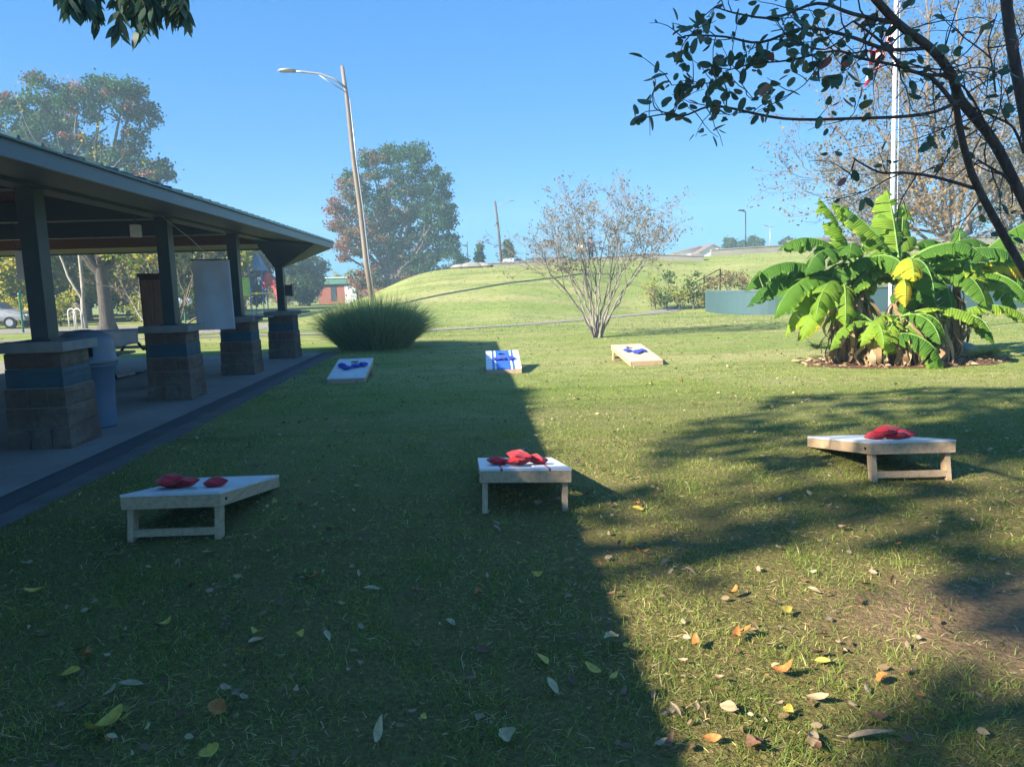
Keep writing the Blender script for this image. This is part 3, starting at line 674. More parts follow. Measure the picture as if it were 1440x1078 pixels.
p = gp(180, 462); bare_tree('forked_tree', (p[0], p[1]+2, 0), [((-.5, 0, 1), 1.9, .06), ((.5, 0, 1), 1.8, .06), ((.1, .2, 1), 2.2, .06)], 'low forked tree with pale limbs left of the wooden cabinet', 'tree', m_barkl, g, LTAN, .15, 5, 3, None, spread=.8)
p = gp(368, 456); bare_tree('small_bare_tree', (p[0], 27, 0), [((-.5, 0, 1), 1.9, .05), ((-.15, .1, 1), 2.1, .05), ((.2, 0, 1), 2.0, .05), ((.75, 0, 1), 2.0, .055)], 'thin many stemmed small tree seen between the two far piers', 'tree', m_bark, g, LGT, .09, 5, 3, None, spread=.7)

# multi stemmed shrub tree mid lawn
g = np.random.default_rng(11); BY = 20.6; B = np.array([2.41, BY, 0]); sh = empty('multi_stem_tree', B, 0, 'small many stemmed tree with thin airy crown in the middle of the lawn', 'tree'); out = []; tips = []
def bez(a, b, c, n): s = np.linspace(0, 1, n)[:, None]; return a*(1-s)**2+b*2*s*(1-s)+c*s*s
forks = [(775, 385), (790, 370), (808, 395), (815, 360), (838, 380), (846, 350), (862, 385), (878, 370), (893, 390), (905, 365), (825, 400), (870, 400)]
for k, (fx, fy) in enumerate(forks):
    dY = g.uniform(-.9, .9); F_ = at(fx, fy, BY+dY); b0 = B+np.array([(fx-840)*.0016, g.uniform(-.1, .1), 0]); mid = at(840+(fx-840)*.35, 430, BY+dY*.4); pts = bez(b0, mid, F_, 9); pts[1:] += g.normal(size=(8, 3))*.025
    out.append((pts, np.linspace(.034, .017, 9)))
    for q in range(3):
        tx = 830+(fx-840)*g.uniform(1.1, 2.6)+g.uniform(-40, 40); tx = min(max(tx, 700), 950); top_ = 275+abs(tx-(800 if tx < 840 else 880))*.50; ty = top_+g.uniform(0, 1)**1.4*65
        T_ = at(tx, ty, BY+dY*1.3+g.uniform(-.6, .6)); s0 = pts[int(g.integers(5, 9))]; md_ = (s0+T_)/2+np.array([g.uniform(-.1, .1), 0, .12]); p2 = bez(s0, md_, T_, 9); p2[1:] += g.normal(size=(8, 3))*.02
        out.append((p2, np.linspace(.015, .006, 9)))
        for i in range(2, 9):
            d = (p2[i]-p2[i-1]); d /= np.linalg.norm(d); grow(p2[i], d+rand_unit(1, g)[0]*.9, g.uniform(.28, .5), .008, 2, g, out, tips, 4, .8, .12, .7, 3, .18, .0028)
V, Fc = tubes_np(out, 5); mesh_np('trunk', V-B, Fc, bark('bark_shrub', (.30, .265, .23), (.17, .145, .13)), sh, smooth=True)
C = np.concatenate([pts[g.integers(1, len(pts), 4)]+g.normal(size=(4, 3))*.04 for pts, d in tips]); C = C[g.uniform(size=len(C)) < .62+.4*vnoise(C[:, 0], C[:, 2], .6, 3)]
leafy('crown', sh, C-B, .062*g.uniform(.6, 1.3, len(C)), LGT, g, np.clip(.45+.35*vnoise(C[:, 0], C[:, 2], .5, 9)+g.uniform(-.3, .35, len(C)), 0, 1), .6)

# large autumn tree behind the banana plants
g = np.random.default_rng(31)
tb = at(1340, 345, 37); tb[2] = hz(tb[0], 37)
def tan_t(C, g): x, y = pixv(C); return np.clip(g.uniform(0, .62, len(C))+np.where((y > 230) & (x > 1280), .38, 0), 0, 1)
ta = empty('sparse_autumn_tree', (tb[0], 37, tb[2]), 0, 'large half bare autumn tree with tan leaves behind the flagpole and banana plants', 'tree')
out = []; tips = []; trunk = np.array([tb+np.array([0, 0, -.2]), tb+[.1, 0, 1.2], tb+[.0, .1, 2.4]]); out.append((trunk, np.array([.62, .48, .42])))
for tx, ty, rr in ((1130, 235, .13), (1170, 170, .16), (1200, 90, .2), (1240, 30, .22), (1300, -20, .26), (1345, 20, .28), (1400, -10, .24), (1450, 60, .2), (1480, 150, .16), (1430, 220, .14), (1260, 260, .12), (1200, 290, .10), (1500, 240, .14)):
    q = at(tx, ty, 37+g.uniform(-3.5, 3.5)); s = trunk[2]-np.array([0, 0, g.uniform(0, .8)]); k = 9; pts = np.array([s+(q-s)*a for a in np.linspace(0, 1, k)])
    pts[:, 2] += np.sin(np.linspace(0, 1, k)*PI)*np.linalg.norm(q-s)*(-.06); pts[1:-1] += g.normal(size=(k-2, 3))*.14
    out.append((pts, np.linspace(rr*.62, rr*.15, k)))
    for i in range(2, k):
        for _ in range(3):
            d = (pts[i]-pts[i-1]); d /= np.linalg.norm(d); grow(pts[i], d+rand_unit(1, g)[0]*.9, g.uniform(1.2, 2.0), rr*.15, 2, g, out, tips, 5, .75, .1, .66, 3, .16, .009)
V, Fc = tubes_np(out, 5); mesh_np('trunk', V-np.array(ta.location), Fc, bark('bark_warm', (.26, .20, .15), (.12, .09, .065)), ta, smooth=True)
C = np.concatenate([pts[g.integers(0, len(pts), 14)]+g.normal(size=(14, 3))*.17 for pts, d in tips]); C = C[g.uniform(size=len(C)) < .66+.45*vnoise(C[:, 0], C[:, 2], .12, 6)+np.where(C[:, 0] < 16, -.3, 0)]
leafy('crown', ta, C-np.array(ta.location),   .15*g.uniform(.6, 1.3, len(C)), LTAN, g, tan_t(C, g), .7)
# fuller lower tree at far right behind it
bl = px_blobs([(1400, 270, 26), (1430, 240, 30), (1450, 290, 30), (1385, 300, 20), (1470, 200, 34), (1420, 320, 18)], 44, g)
blob_tree('leafy_tree', (at(1425, 340, 44)[0], 44, float(hz(at(1425, 340, 44)[0], 44))), bl, 'fuller yellow green tree at the edge behind the half bare one', 'tree', LOL, 300, .2, g, .2, m_bark, .5, fork=.4)

# far trees on the crest
for x, y, r, Y, lb in [(1024, 347, 12, 112, 'round dark tree on the skyline beside the white gabled house'), (1044, 349, 9, 118, 'low round tree on the skyline below the dark lamp post'), (1062, 345, 14, 112, 'round tree on the skyline between the two lamp posts'), (1105, 342, 10, 120, 'small lone round tree on the skyline left of the banana plants'),
                       ]:
    p = at(x, y, Y); r_ = r*Y/FPX; bl = [(p+np.array([g.uniform(-1, 1)*r_*.5, 0, g.uniform(-.6, .5)*r_]), r_*g.uniform(.45, .6)) for k in range(7)]
    blob_tree('skyline_tree', (p[0], Y, float(hz(p[0], Y))), bl, lb, 'tree', LG, 900, .34, g, .12, m_bark, .35, 'trees on the skyline', fork=.4)
for x, y0, y1, Y, lb in [(675, 349, 380, 84, 'narrow upright tree on the crest next to the big red and green tree'), (715, 342, 374, 86, 'narrow upright tree on the crest behind the dark pole')]:
    p = at(x, (y0+y1)/2, Y); h = (y1-y0)*Y/FPX; bl = [(p+np.array([0, 0, h*(s-.5)]), (.13*h*2.0*(1-s*.75)+.15, .5, h*.16)) for s in np.linspace(.1, .95, 8)]
    blob_tree('upright_tree', (p[0], Y, float(hz(p[0], Y))), bl, lb, 'tree', LG, 1500, .28, g, .1, m_bark, .25, 'upright trees on the crest', fork=.3, limbs=False)

# ------------------------------------------------------------------ ornamental grass clump
g = np.random.default_rng(5)
def blades(P, D, Ln, Wd, droop, g, seg=5):
    n = len(P); V = np.zeros((n, seg*2+1, 3)); side = np.cross(D, np.array([0, 0, 1.])); side += 1e-3; side /= np.linalg.norm(side, axis=1)[:, None]
    a = g.uniform(0, 6.28, n); s2 = side*np.cos(a)[:, None]+np.cross(D, side)*np.sin(a)[:, None]*.6
    for k in range(seg+1):
        t_ = k/seg; c = P+D*(Ln*t_)[:, None]; c[:, 2] -= droop*Ln*t_**2.4; hor = D.copy(); hor[:, 2] = 0; c += hor*(droop*Ln*.5*t_**2)[:, None]
        wd = (Wd*(1-t_**1.6)*.5)[:, None]
        if k < seg: V[:, 2*k] = c-s2*wd; V[:, 2*k+1] = c+s2*wd
        else: V[:, 2*seg] = c
    F = []
    for k in range(seg-1): F += [[2*k, 2*k+1, 2*k+3], [2*k, 2*k+3, 2*k+2]]
    F += [[2*seg-2, 2*seg-1, 2*seg]]; F = np.array(F); k = seg*2+1
    return V.reshape(-1, 3), (F[None]+(np.arange(n)*k)[:, None, None]).reshape(-1, 3), k
gc = np.array([-3.55, 19.35, 0]); n = 23000
a = g.uniform(0, 6.28, n); rr = np.sqrt(g.uniform(0, 1, n))*.82; P = gc+np.stack([np.cos(a)*rr*1.1, np.sin(a)*rr, np.zeros(n)], -1)
D = np.stack([np.cos(a)*rr*.42, np.sin(a)*rr*.42, .80+0*a], -1)+g.normal(size=(n, 3))*.16; D /= np.linalg.norm(D, axis=1)[:, None]
V, Fc, k = blades(P, D, g.uniform(.9, 2.0, n)*(1-.22*rr)*(1+.16*np.sin(a*5+1)*np.sin(a*3)), g.uniform(.009, .018, n), .27*g.uniform(.4, 1.7, n), g, 6)
mg = leafmat('tall_grass_blades', [(0, (.12, .21, .08)), (.6, (.24, .36, .13)), (.9, (.38, .45, .18)), (1, (.55, .50, .26))], .35)
tag(mesh_np('ornamental_grass', V, Fc, mg, None, np.repeat(g.uniform(0, 1, n), k)), 'big rounded clump of tall ornamental grass at the end of the pavilion floor', 'ornamental grass')

# ------------------------------------------------------------------ lawn blades
def in_poly(x, y, poly):
    inside = np.zeros(np.shape(x), bool); n = len(poly)
    for i in range(n):
        x1, y1 = poly[i]; x2, y2 = poly[(i+1) % n]
        c = ((y1 > y) != (y2 > y)) & (x < (x2-x1)*(y-y1)/(y2-y1+1e-12)+x1); inside ^= c
    return inside
def soilness(x, y):
    d = np.hypot((x-2.4)*.8, (y*1.25-3.7)); return np.clip(1.35-d/.85+.55*vnoise(x, y, .9, 44), 0, 1)
def lawn(y0, y1, dens, hl, wl, seed):
    g = np.random.default_rng(seed); W = .80*y1+1.5; n = int(dens*2*W*(y1-y0)); x = g.uniform(-W, W, n); y = g.uniform(y0, y1, n)
    keep = (np.abs(x) < .80*y+.9) & (x > ex3(y)+g.normal(size=n)*.03); s = soilness(x, y); keep &= g.uniform(size=n) > s*.97
    cl = vnoise(x, y, 1.6, 3)+.6*vnoise(x, y, 4.5, 4); keep &= g.uniform(size=n) < np.clip(.72+cl*.6, .12, 1)
    bx = [((6.13, 13.0), 2.2)]; keep &= (x-6.75)**2/3.0+(y-12.75)**2/.95 > 1
    keep &= ~((x-gc[0])**2+(y-gc[1])**2 < .5)
    x = x[keep]; y = y[keep]; n = len(x); P = np.stack([x, y, hz(x, y)-.003], -1)
    D = np.stack([g.normal(size=n)*.45, g.normal(size=n)*.45, .55+.35*g.uniform(size=n)], -1)
    dead = g.uniform(size=n) < np.clip(.30+.30*vnoise(x, y, .45, 8)+.25*s[keep], .05, .75)
    D[dead] *= np.array([1.9, 1.9, .30]); D /= np.linalg.norm(D, axis=1)[:, None]
    V, Fc, k = blades(P, D, g.uniform(*hl, n)*(1+.45*cl[keep]).clip(.5, 1.6), g.uniform(*wl, n), g.uniform(.1, .5, n), g, 2 if y0 > 6 else 3)
    tone = np.where(dead, g.uniform(.78, 1, n), np.clip(.36+.22*vnoise(x, y, .6, 12)+g.uniform(-.22, .25, n), 0, .74))
    return V, Fc, np.repeat(tone, k)
sets = [lawn(1.7, 4.0, 8500, (.02, .065), (.0024, .005), 1), lawn(4.0, 7.5, 4200, (.02, .06), (.0035, .0065), 2), lawn(7.5, 13, 1500, (.02, .05), (.005, .010), 3), lawn(13, 24, 350, (.02, .05), (.009, .016), 4), lawn(24, 52, 75, (.03, .08), (.018, .04), 5)]
Vs = []; Fs = []; Ts = []; b = 0
for V, Fc, tn in sets: Vs.append(V); Fs.append(Fc+b); Ts.append(tn); b += len(V)
mgr = leafmat('lawn_blades', [(0, (.075, .12, .020)), (.3, (.155, .215, .035)), (.55, (.255, .32, .055)), (.74, (.42, .44, .10)), (.79, (.60, .45, .18)), (.92, (.76, .60, .31)), (1, (.42, .28, .12))], .35)
tag(mesh_np('grass', np.concatenate(Vs), np.concatenate(Fs), mgr, None, np.concatenate(Ts)), 'short mown lawn grass mixed with dry straw', 'grass', kind='stuff')
print('blades', b)

# ------------------------------------------------------------------ fallen leaves
g = np.random.default_rng(77); gr = random.Random(5)
def lf_mat(name, c, c2):
    m, t, o = nodes_of(name); v = coords(t, 'Object', (20, 20, 20)); n = noise(t, 3, 5, v, .7)
    p = principled(t, o, ramp(t, n, [(.35, c2), (.6, c)]), .6, 0, bump(t, n, .4, .002), .3); MATS[name] = m; return m
LM = {'yellow': lf_mat('leaf_yellow', (.55, .42, .06), (.35, .24, .05)), 'brown': lf_mat('leaf_brown', (.20, .10, .05), (.10, .055, .03)), 'pale': lf_mat('leaf_pale', (.52, .38, .19), (.33, .23, .11)),
      'orange': lf_mat('leaf_orange', (.50, .20, .045), (.30, .10, .03)), 'tan': lf_mat('leaf_tan', (.42, .30, .17), (.26, .17, .09))}
def leaf_mesh(L, Wd, seed, mat, kind=0):
    g = random.Random(seed); ns = 9; V = []; Fc = []; curl = g.uniform(-.8, 2.2); cup = g.uniform(.1, 1.1); tw = g.uniform(-1, 1)
    for i in range(ns+1):
        s = i/ns; wd = Wd*(math.sin(math.pi*min(1, s*.94+.03))**.75)*(1-.25*s)
        if kind == 1: wd *= 1+.35*abs(math.sin(s*9))
        x = (s-.5)*L; z = curl*L*.35*(s-.5)**2*2+.004
        for j in (-1, -.5, 0, .5, 1):
            y = j*wd/2; V.append((x, y*math.cos(tw*s), max(0, z+cup*abs(y)*.5+tw*s*y)+.001*g.random()))
    for i in range(ns):
        for j in range(4): a = i*5+j; Fc.append((a, a+1, a+6, a+5))
    me = bpy.data.meshes.new('fallen_leaf'); me.from_pydata(V, [], Fc); st = MB().tube([(-L*.5, 0, .005), (-L*.72, .003, .010)], .0012, 4)
    b = len(V); me = bpy.data.meshes.new('fallen_leaf'); me.from_pydata(V+st.v, [], Fc+[tuple(b+q for q in f) for f in st.f]); me.update()
    me.polygons.foreach_set('use_smooth', [True]*len(me.polygons)); me.materials.append(mat); return me
LF = {c: [leaf_mesh(gr.uniform(.06, .095), gr.uniform(.026, .048), k*7+len(c), LM[c], 1 if k == 3 else 0) for k in range(5)] for c in LM}
lab = {'yellow': 'yellow fallen leaf lying on the grass', 'brown': 'dark brown curled fallen leaf lying on the grass', 'pale': 'pale greyish fallen leaf lying on the grass', 'orange': 'orange red fallen leaf lying on the grass', 'tan': 'light tan fallen leaf lying on the grass'}
def put_leaf(c, x, y, s=1, label=None, rz=None):
    o = bpy.data.objects.new('fallen_leaf', LF[c][gr.randrange(5)]); COL.objects.link(o)
    o.location = (x, y, gr.uniform(.018, .032)); o.rotation_euler = (gr.uniform(-.35, .35), gr.uniform(-.35, .35), gr.uniform(0, 6.28) if rz is None else rz); o.scale = (s,)*3
    tag(o, label or lab[c], 'leaf', None if label else c+' fallen leaves on the lawn')
spec = [(144, 1034, 'yellow', 1.8, 'largest yellow leaf, two lobed, at the bottom of the photo near the corner'), (101, 954, 'yellow', 1.1, None), (49, 841, 'yellow', 1.1, None), (298, 1068, 'yellow', 1.1, None), (532, 1038, 'pale', 1.3, None), (713, 1045, 'pale', 1.2, None),
        (777, 973, 'pale', 1.2, None), (858, 907, 'pale', 1.2, None), (761, 934, 'yellow', 1.2, None), (887, 772, 'yellow', 1.4, 'pale yellow leaf in shade between the two rows of boards, right of centre'), (1102, 956, 'orange', 1.2, 'big curled orange leaf in the middle of the near sunlit patch'), (1024, 1005, 'tan', 1.2, None), (1151, 992, 'tan', 1.2, None), (1225, 1046, 'tan', 1.6, None), (1103, 870, 'yellow', 1.2, None), (1110, 1010, 'yellow', .9, None),
        (346, 928, 'yellow', 1.1, None), (233, 885, 'yellow', .8, None), (484, 770, 'brown', 1, None), (437, 819, 'orange', 1.2, None), (424, 714, 'orange', 1, None), (674, 844, 'orange', 1, None), (308, 1005, 'orange', 1.1, None), (261, 636, 'pale', 1, None), (523, 833, 'pale', 1, None), (461, 900, 'pale', 1, None), (1045, 898, 'orange', 1, None), (1035, 905, 'orange', 1, None), (978, 915, 'orange', .9, None), (1240, 963, 'orange', .9, None), (1060, 1060, 'brown', 1.4, None), (1143, 1048, 'tan', 1.2, None), (155, 985, 'tan', 1.2, None), (115, 1008, 'brown', 1.5, None),
        (360, 905, 'pale', 1, None), (634, 880, 'pale', 1, None), (300, 890, 'tan', 1, None), (185, 970, 'tan', 1, None), (1145, 835, 'pale', .9, None), (1095, 775, 'tan', .9, None)]
for x, y, c, s, l_ in spec:
    p = gp(x, y); put_leaf(c, p[0], p[1], s, l_)
n = 0; cc_ = [(gr.uniform(-.65, .65)*q, q) for q in [2.3+7*gr.random()**1.4 for _ in range(34)]]
while n < 250:
    y = 2.2+11*gr.random()**1.6; x = gr.uniform(-.72*y, .75*y)
    if n % 3: q_ = cc_[gr.randrange(len(cc_))]; x, y = q_[0]+gr.gauss(0, .28), q_[1]+gr.gauss(0, .22)
    if y < 2.15: continue
    if x < ex3(y)+.05: continue
    c = gr.choices(['yellow', 'brown', 'pale', 'orange', 'tan'], [1.0, 3.6, .6, .9, 2.6])[0]; put_leaf(c, x, y, gr.uniform(.4, .95)); n += 1
n = 2600; y = 2.2+34*g.uniform(size=n)**1.3; x = g.uniform(-.7, .75, n)*y; k = (x > ex3(y)) | (y > 20); x, y = x[k], y[k]
C = np.stack([x, y, hz(x, y)+.022], -1); d = rand_unit(len(C), g)*[1, 1, .3]; d /= np.linalg.norm(d, axis=1)[:, None]
o = leafy('leaf_litter', None, C, g.uniform(.02, .045, len(C))*(1+y/30), leafmat('litter', [(0, (.14, .08, .045)), (.5, (.26, .17, .09)), (.8, (.40, .33, .22)), (1, (.50, .42, .2))], .2), g, None, .55, 6, d)
tag(o, 'scatter of small dry leaf bits over the whole lawn', 'leaf litter', kind='stuff')

# ------------------------------------------------------------------ banana clump
g = np.random.default_rng(99)
mm, t, o = nodes_of('banana_leaf'); tn0 = attr(t, 'tone'); nv_ = t.nodes.new('ShaderNodeMath'); nv_.operation = 'MULTIPLY_ADD'; t.links.new(noise(t, 4.5, 5, coords(t), .7), nv_.inputs[0]); nv_.inputs[1].default_value = .34; t.links.new(tn0, nv_.inputs[2]); sb = t.nodes.new('ShaderNodeMath'); sb.operation = 'SUBTRACT'; sb.inputs[1].default_value = .17; t.links.new(nv_.outputs[0], sb.inputs[0]); tn = sb.outputs[0]; col = ramp(t, tn, [(0, (.045, .14, .028)), (.35, (.14, .28, .03)), (.58, (.34, .47, .05)), (.70, (.72, .62, .05)), (.86, (.66, .42, .06)), (1, (.30, .16, .07))])
cc = t.nodes.new('ShaderNodeAttribute'); cc.attribute_name = 'along'; wv = t.nodes.new('ShaderNodeMath'); wv.operation = 'SINE'; ml = t.nodes.new('ShaderNodeMath'); ml.operation = 'MULTIPLY'; ml.inputs[1].default_value = 420
t.links.new(cc.outputs['Fac'], ml.inputs[0]); t.links.new(ml.outputs[0], wv.inputs[0])
col = mixc(t, col, mixc(t, col, (.62, .7, .5), 1, 'MULTIPLY'), noise(t, 9, 4, coords(t)))
pr = principled(t, o, col, .6, 0, bump(t, wv.outputs[0], .5, .008), .2); tr = t.nodes.new('ShaderNodeBsdfTranslucent'); hs = mixc(t, col, (1.5, 1.5, .5), .8, 'MULTIPLY'); t.links.new(hs, tr.inputs[0])
mx = t.nodes.new('ShaderNodeMixShader'); mx.inputs[0].default_value = .45; t.links.new(pr.outputs[0], mx.inputs[1]); t.links.new(tr.outputs[0], mx.inputs[2]); t.links.new(mx.outputs[0], o.inputs[0]); m_ban = mm
m_stem = bark('banana_stem', (.30, .28, .12), (.16, .12, .05), 4, 3); m_dead = leafmat('dead_banana', [(0, (.20, .12, .06)), (.6, (.42, .28, .15)), (1, (.55, .42, .25))], .25); m_rib = plain('banana_rib', (.16, .28, .05), .5)
def banana_leaf(parent, base, az, el, L, Wd, droop, tone0, g, yel=0, fold=.25):
    """blade on a midrib that leaves base at azimuth/elevation and bends down; pinnae strips between tears"""
    ns = 46; L *= 1.08; d = np.array([math.cos(az)*math.cos(el), math.sin(az)*math.cos(el), math.sin(el)]); p = np.array(base, float); pts = [p.copy()]; dirs = [d.copy()]
    pet = .22
    for k in range(ns):
        s = k/ns; d = d+np.array([0, 0, -1])*droop*(.4+1.6*s)/ns*1.6; d /= np.linalg.norm(d); p = p+d*L*(1+pet)/ns; pts.append(p.copy()); dirs.append(d.copy())
    pts = np.array(pts); dirs = np.array(dirs); i0 = int(ns*pet/(1+pet))
    side = np.cross(dirs, [0, 0, 1.]); side /= np.linalg.norm(side, axis=1)[:, None]+1e-9; nrm = np.cross(side, dirs); tw = g.uniform(-.5, .5)
    V = []; Fc = []; T = []; AL = []
    for sgn in (-1, 1):
        ang = fold+g.uniform(-.1, .1); gap = True; k = i0
        while k < ns:
            seg = int(g.integers(2, 7)); e = min(ns, k+seg); ang2 = ang+g.normal()*.26; shr = g.uniform(.86, 1.0); b = len(V); cnt = 0
            for i in range(k, e+1):
                s = (i-i0)/(ns-i0); wd = Wd*.68*min(1, (s*7)**.6+.05)*(1-max(0, (s-.55)/.45)**2.2)*shr
                tip = 1.0 if not gap else (.88 if i in (k, e) else 1)
                for q in range(5):
                    f = q/4; a_ = ang2+.55*f; off = side[i]*sgn*math.cos(a_+sgn*tw*.3)-nrm[i]*math.sin(a_+sgn*tw*.3)
                    fw = dirs[i]*wd*f*.28; rip = .010*math.sin(i*1.7+f*5)*f
                    V.append(pts[i]+off*wd*f*tip+fw+nrm[i]*rip); yy = min(.6, yel*.62*max(0, min(1, (s-.35+f*.25)*1.8))) if yel < 1.5 else .30+.12*f+.25*max(0, s-.6)
                    T.append(min(1, max(0, tone0+g.uniform(-.02, .02)+yy*.55+(.30 if f > .9 and g.uniform() < (.6 if yel > 0 else .22) else 0)))); AL.append(s*L*.35+f*.02)
                cnt += 1
            for i in range(cnt-1):
                for q in range(4): a = b+i*5+q; Fc.append((a, a+1, a+6, a+5) if sgn > 0 else (a, a+5, a+6, a+1))
            k = e
    loc = np.array(parent.location); o = mesh_np('leaf', np.array(V)-loc, Fc, m_ban, parent, T, smooth=True)
    at_ = o.data.attributes.new('along', 'FLOAT', 'POINT'); at_.data.foreach_set('value', np.array(AL, np.float32))
    mb = MB().tube([q-loc+np.array([0, 0, -.004]) for q in pts[::4]], list(np.linspace(.022, .004, len(pts[::4]))), 6); mb.build('midrib', m_rib, o, True)
    return o
def banana(loc, h, label, leaves, dead=26, stem_r=.085):
    loc = np.array(loc, float); e = empty('banana_plant', loc, 0, label, 'banana plant', 'banana plants in the mulched bed')
    top = loc+np.array([g.uniform(-.12, .12), g.uniform(-.1, .1), h]); k = 7
    pts = [(top-loc)*s for s in np.linspace(0, 1, k)]; MB().tube(pts, [stem_r*(1.25-.6*s) for s in np.linspace(0, 1, k)], 10).build('stem', m_stem, e, True)
    for q in range(5 if h > 1 else 2): leaves = leaves+[(g.choice([g.uniform(150, 232), g.uniform(305, 400)]), g.uniform(5, 50), g.uniform(.7, 1.15), g.uniform(.34, .48), g.uniform(1.0, 1.7), g.uniform(.1, .5), g.choice([0, 0, .2, .5]), -g.uniform(.0, .30))]
    for lf in leaves:
        az, el, L, Wd, dr, tn = lf[:6]; yel = lf[6] if len(lf) > 6 else 0; dh = lf[7] if len(lf) > 7 else 0
        banana_leaf(e, top+np.array([0, 0, dh]), R(az), R(el), L, Wd, dr, tn, g, yel)
    # hanging dead leaves round the stem
    V = []; Fc = []; T = []
    for q in range(dead):
        a = g.uniform(0, 6.28); z0 = g.uniform(.35, .95)*h; L = min(z0-.02, g.uniform(.5, 1.0)); wd = g.uniform(.03, .085); out_ = g.uniform(.05, .28); b = len(V); ns = 9; tn = g.uniform(0, 1); ph = g.uniform(0, 6)
        for i in range(ns+1):
            s = i/ns; r = stem_r+out_*math.sin(s*2.2)+.02*math.sin(s*9+ph); aa = a+.15*math.sin(s*5+ph); c = np.array([math.cos(aa)*r, math.sin(aa)*r, z0-L*s]); sd = np.array([-math.sin(aa), math.cos(aa), 0])
            for f in (-1, 0, 1): V.append(c+sd*f*wd*(.4+.8*math.sin(s*3))*.6+np.array([math.cos(aa), math.sin(aa), 0])*(.02*abs(f)*math.sin(s*11+ph))); T.append(tn)
        for i in range(ns):
            for f in (0, 1): A_ = b+i*3+f; Fc.append((A_, A_+1, A_+4, A_+3))
    mesh_np('dead_leaves', V, Fc, m_dead, e, T, smooth=True)
# az: 180 = toward the pavilion, 0 = away, 270 = toward the camera
banana((5.72, 12.75, 0), 1.35, 'banana plant nearest the pavilion side, leaves drooping low over the lawn', [
    (180, 40, 1.5, .50, 1.1, .15), (200, 25, 1.35, .46, 1.2, .30), (165, 30, 1.4, .5, 1.1, .1), (225, 20, 1.1, .42, 1.3, .45), (190, 5, 1.15, .42, 1.3, .55), (250, 10, .9, .36, 1.6, .5), (185, -15, 1.0, .4, 1.2, .5, .3), (140, 30, 1.3, .45, 1.1, .2), (215, -5, 1.2, .42, .9, .5, .2)], 34)
banana((6.15, 12.95, 0), 1.65, 'banana plant with two tall upright leaves standing against the sky', [
    (150, 72, 1.05, .46, .5, .40), (178, 50, 1.2, .46, 1.0, .2), (210, 40, 1.2, .5, 1.2, .15), (20, 70, .95, .42, .6, .35), (300, 35, 1.0, .42, 1.4, .3), (240, 50, 1.0, .4, 1.2, .2)], 30)
banana((6.75, 12.75, 0), 1.60, 'tallest banana plant with a broad pale leaf beside the flagpole', [
    (100, 78, 1.10, .54, .4, .5), (165, 60, 1.25, .44, .5, .45), (60, 66, 1.05, .46, .4, .45), (270, 30, 1.1, .50, 1.5, .12), (185, 35, 1.1, .44, 1.3, .25), (320, 45, 1.2, .46, 1.2, .2), (285, 5, .9, .42, 1.4, .15), (0, 45, 1.1, .45, 1.0, .35), (250, 22, .95, .34, 1.9, .45, 1.0)], 34)
banana((7.25, 13.1, 0), 1.50, 'banana plant whose long leaf turns yellow and brown at its tip', [
    (355, 14, 1.75, .40, .45, .55, 1.0), (20, 45, 1.4, .5, .8, .2), (340, 40, 1.3, .46, .9, .15), (150, 60, 1.0, .4, .8, .3), (300, 20, 1.1, .4, 1.3, .3), (270, 10, 1.0, .38, 1.3, .2)], 30)
banana((7.85, 13.25, 0), 1.45, 'banana plant furthest from the pavilion with long leaf reaching out over the green wall', [
    (10, 42, 1.7, .44, .35, .3), (345, 30, 1.3, .40, .6, .4), (60, 60, 1.1, .4, .7, .3), (200, 60, 1.0, .4, 1.0, .2), (315, 15, 1.1, .38, 1.2, .3)], 24)
banana((6.55, 12.2, 0), .80, 'short front banana plant with a bright yellow drooping leaf', [
    (255, 62, .95, .50, 1.9, .45, 1.6, .55), (200, 15, .8, .32, 1.2, .55), (330, 25, 1.1, .30, .9, .5), (290, 20, .8, .30, 1.3, .25), (225, -10, .7, .3, 1.0, .55)], 34, .07)
banana((7.3, 12.45, 0), .75, 'short banana plant at the front of the bed between mulch and stone', [
    (345, 30, 1.15, .28, 1.0, .5), (15, 20, .9, .3, 1.2, .3), (300, 25, .8, .3, 1.5, .2), (190, 40, .7, .28, 1.3, .3)], 34, .07)
banana((6.05, 12.3, 0), .70, 'low banana plant mostly wrapped in dry brown leaves', [
    (190, 20, .8, .28, 1.3, .45), (160, 45, .7, .26, 1.2, .4), (260, 10, .55, .24, 1.3, .5)], 46, .07)
# mulch bed
n = 60; V = [(0, 0, .03)]; gg = random.Random(2)
for k in range(n): a = 2*PI*k/n; r_ = 1+.06*gg.uniform(-1, 1); V.append((1.75*math.cos(a)*r_, 1.0*math.sin(a)*r_, .006))
o = mesh_np('mulch_bed', V, [(0, k+1, (k+1) % n+1) for k in range(n)], conc('mulch', (.20, .10, .055), (.09, .045, .028), 6)); o.location = (6.75, 12.75, 0); tag(o, kind='structure')
C = np.stack([g.uniform(-2.2, 2.2, 700), g.uniform(-1.3, 1.3, 700), g.uniform(.02, .05, 700)], -1); C = C[(C[:, 0]/1.8)**2+(C[:, 1]/1.0)**2 < 1]+[6.75, 12.75, 0]; d = rand_unit(len(C), g)*[1, 1, .2]
tag(leafy('mulch_chips', None, C, g.uniform(.06, .16, len(C)), m_dead, g, None, .3, 6, d/np.linalg.norm(d, axis=1)[:, None]), 'dry leaf scraps and wood chips over the banana bed', 'mulch', kind='stuff')
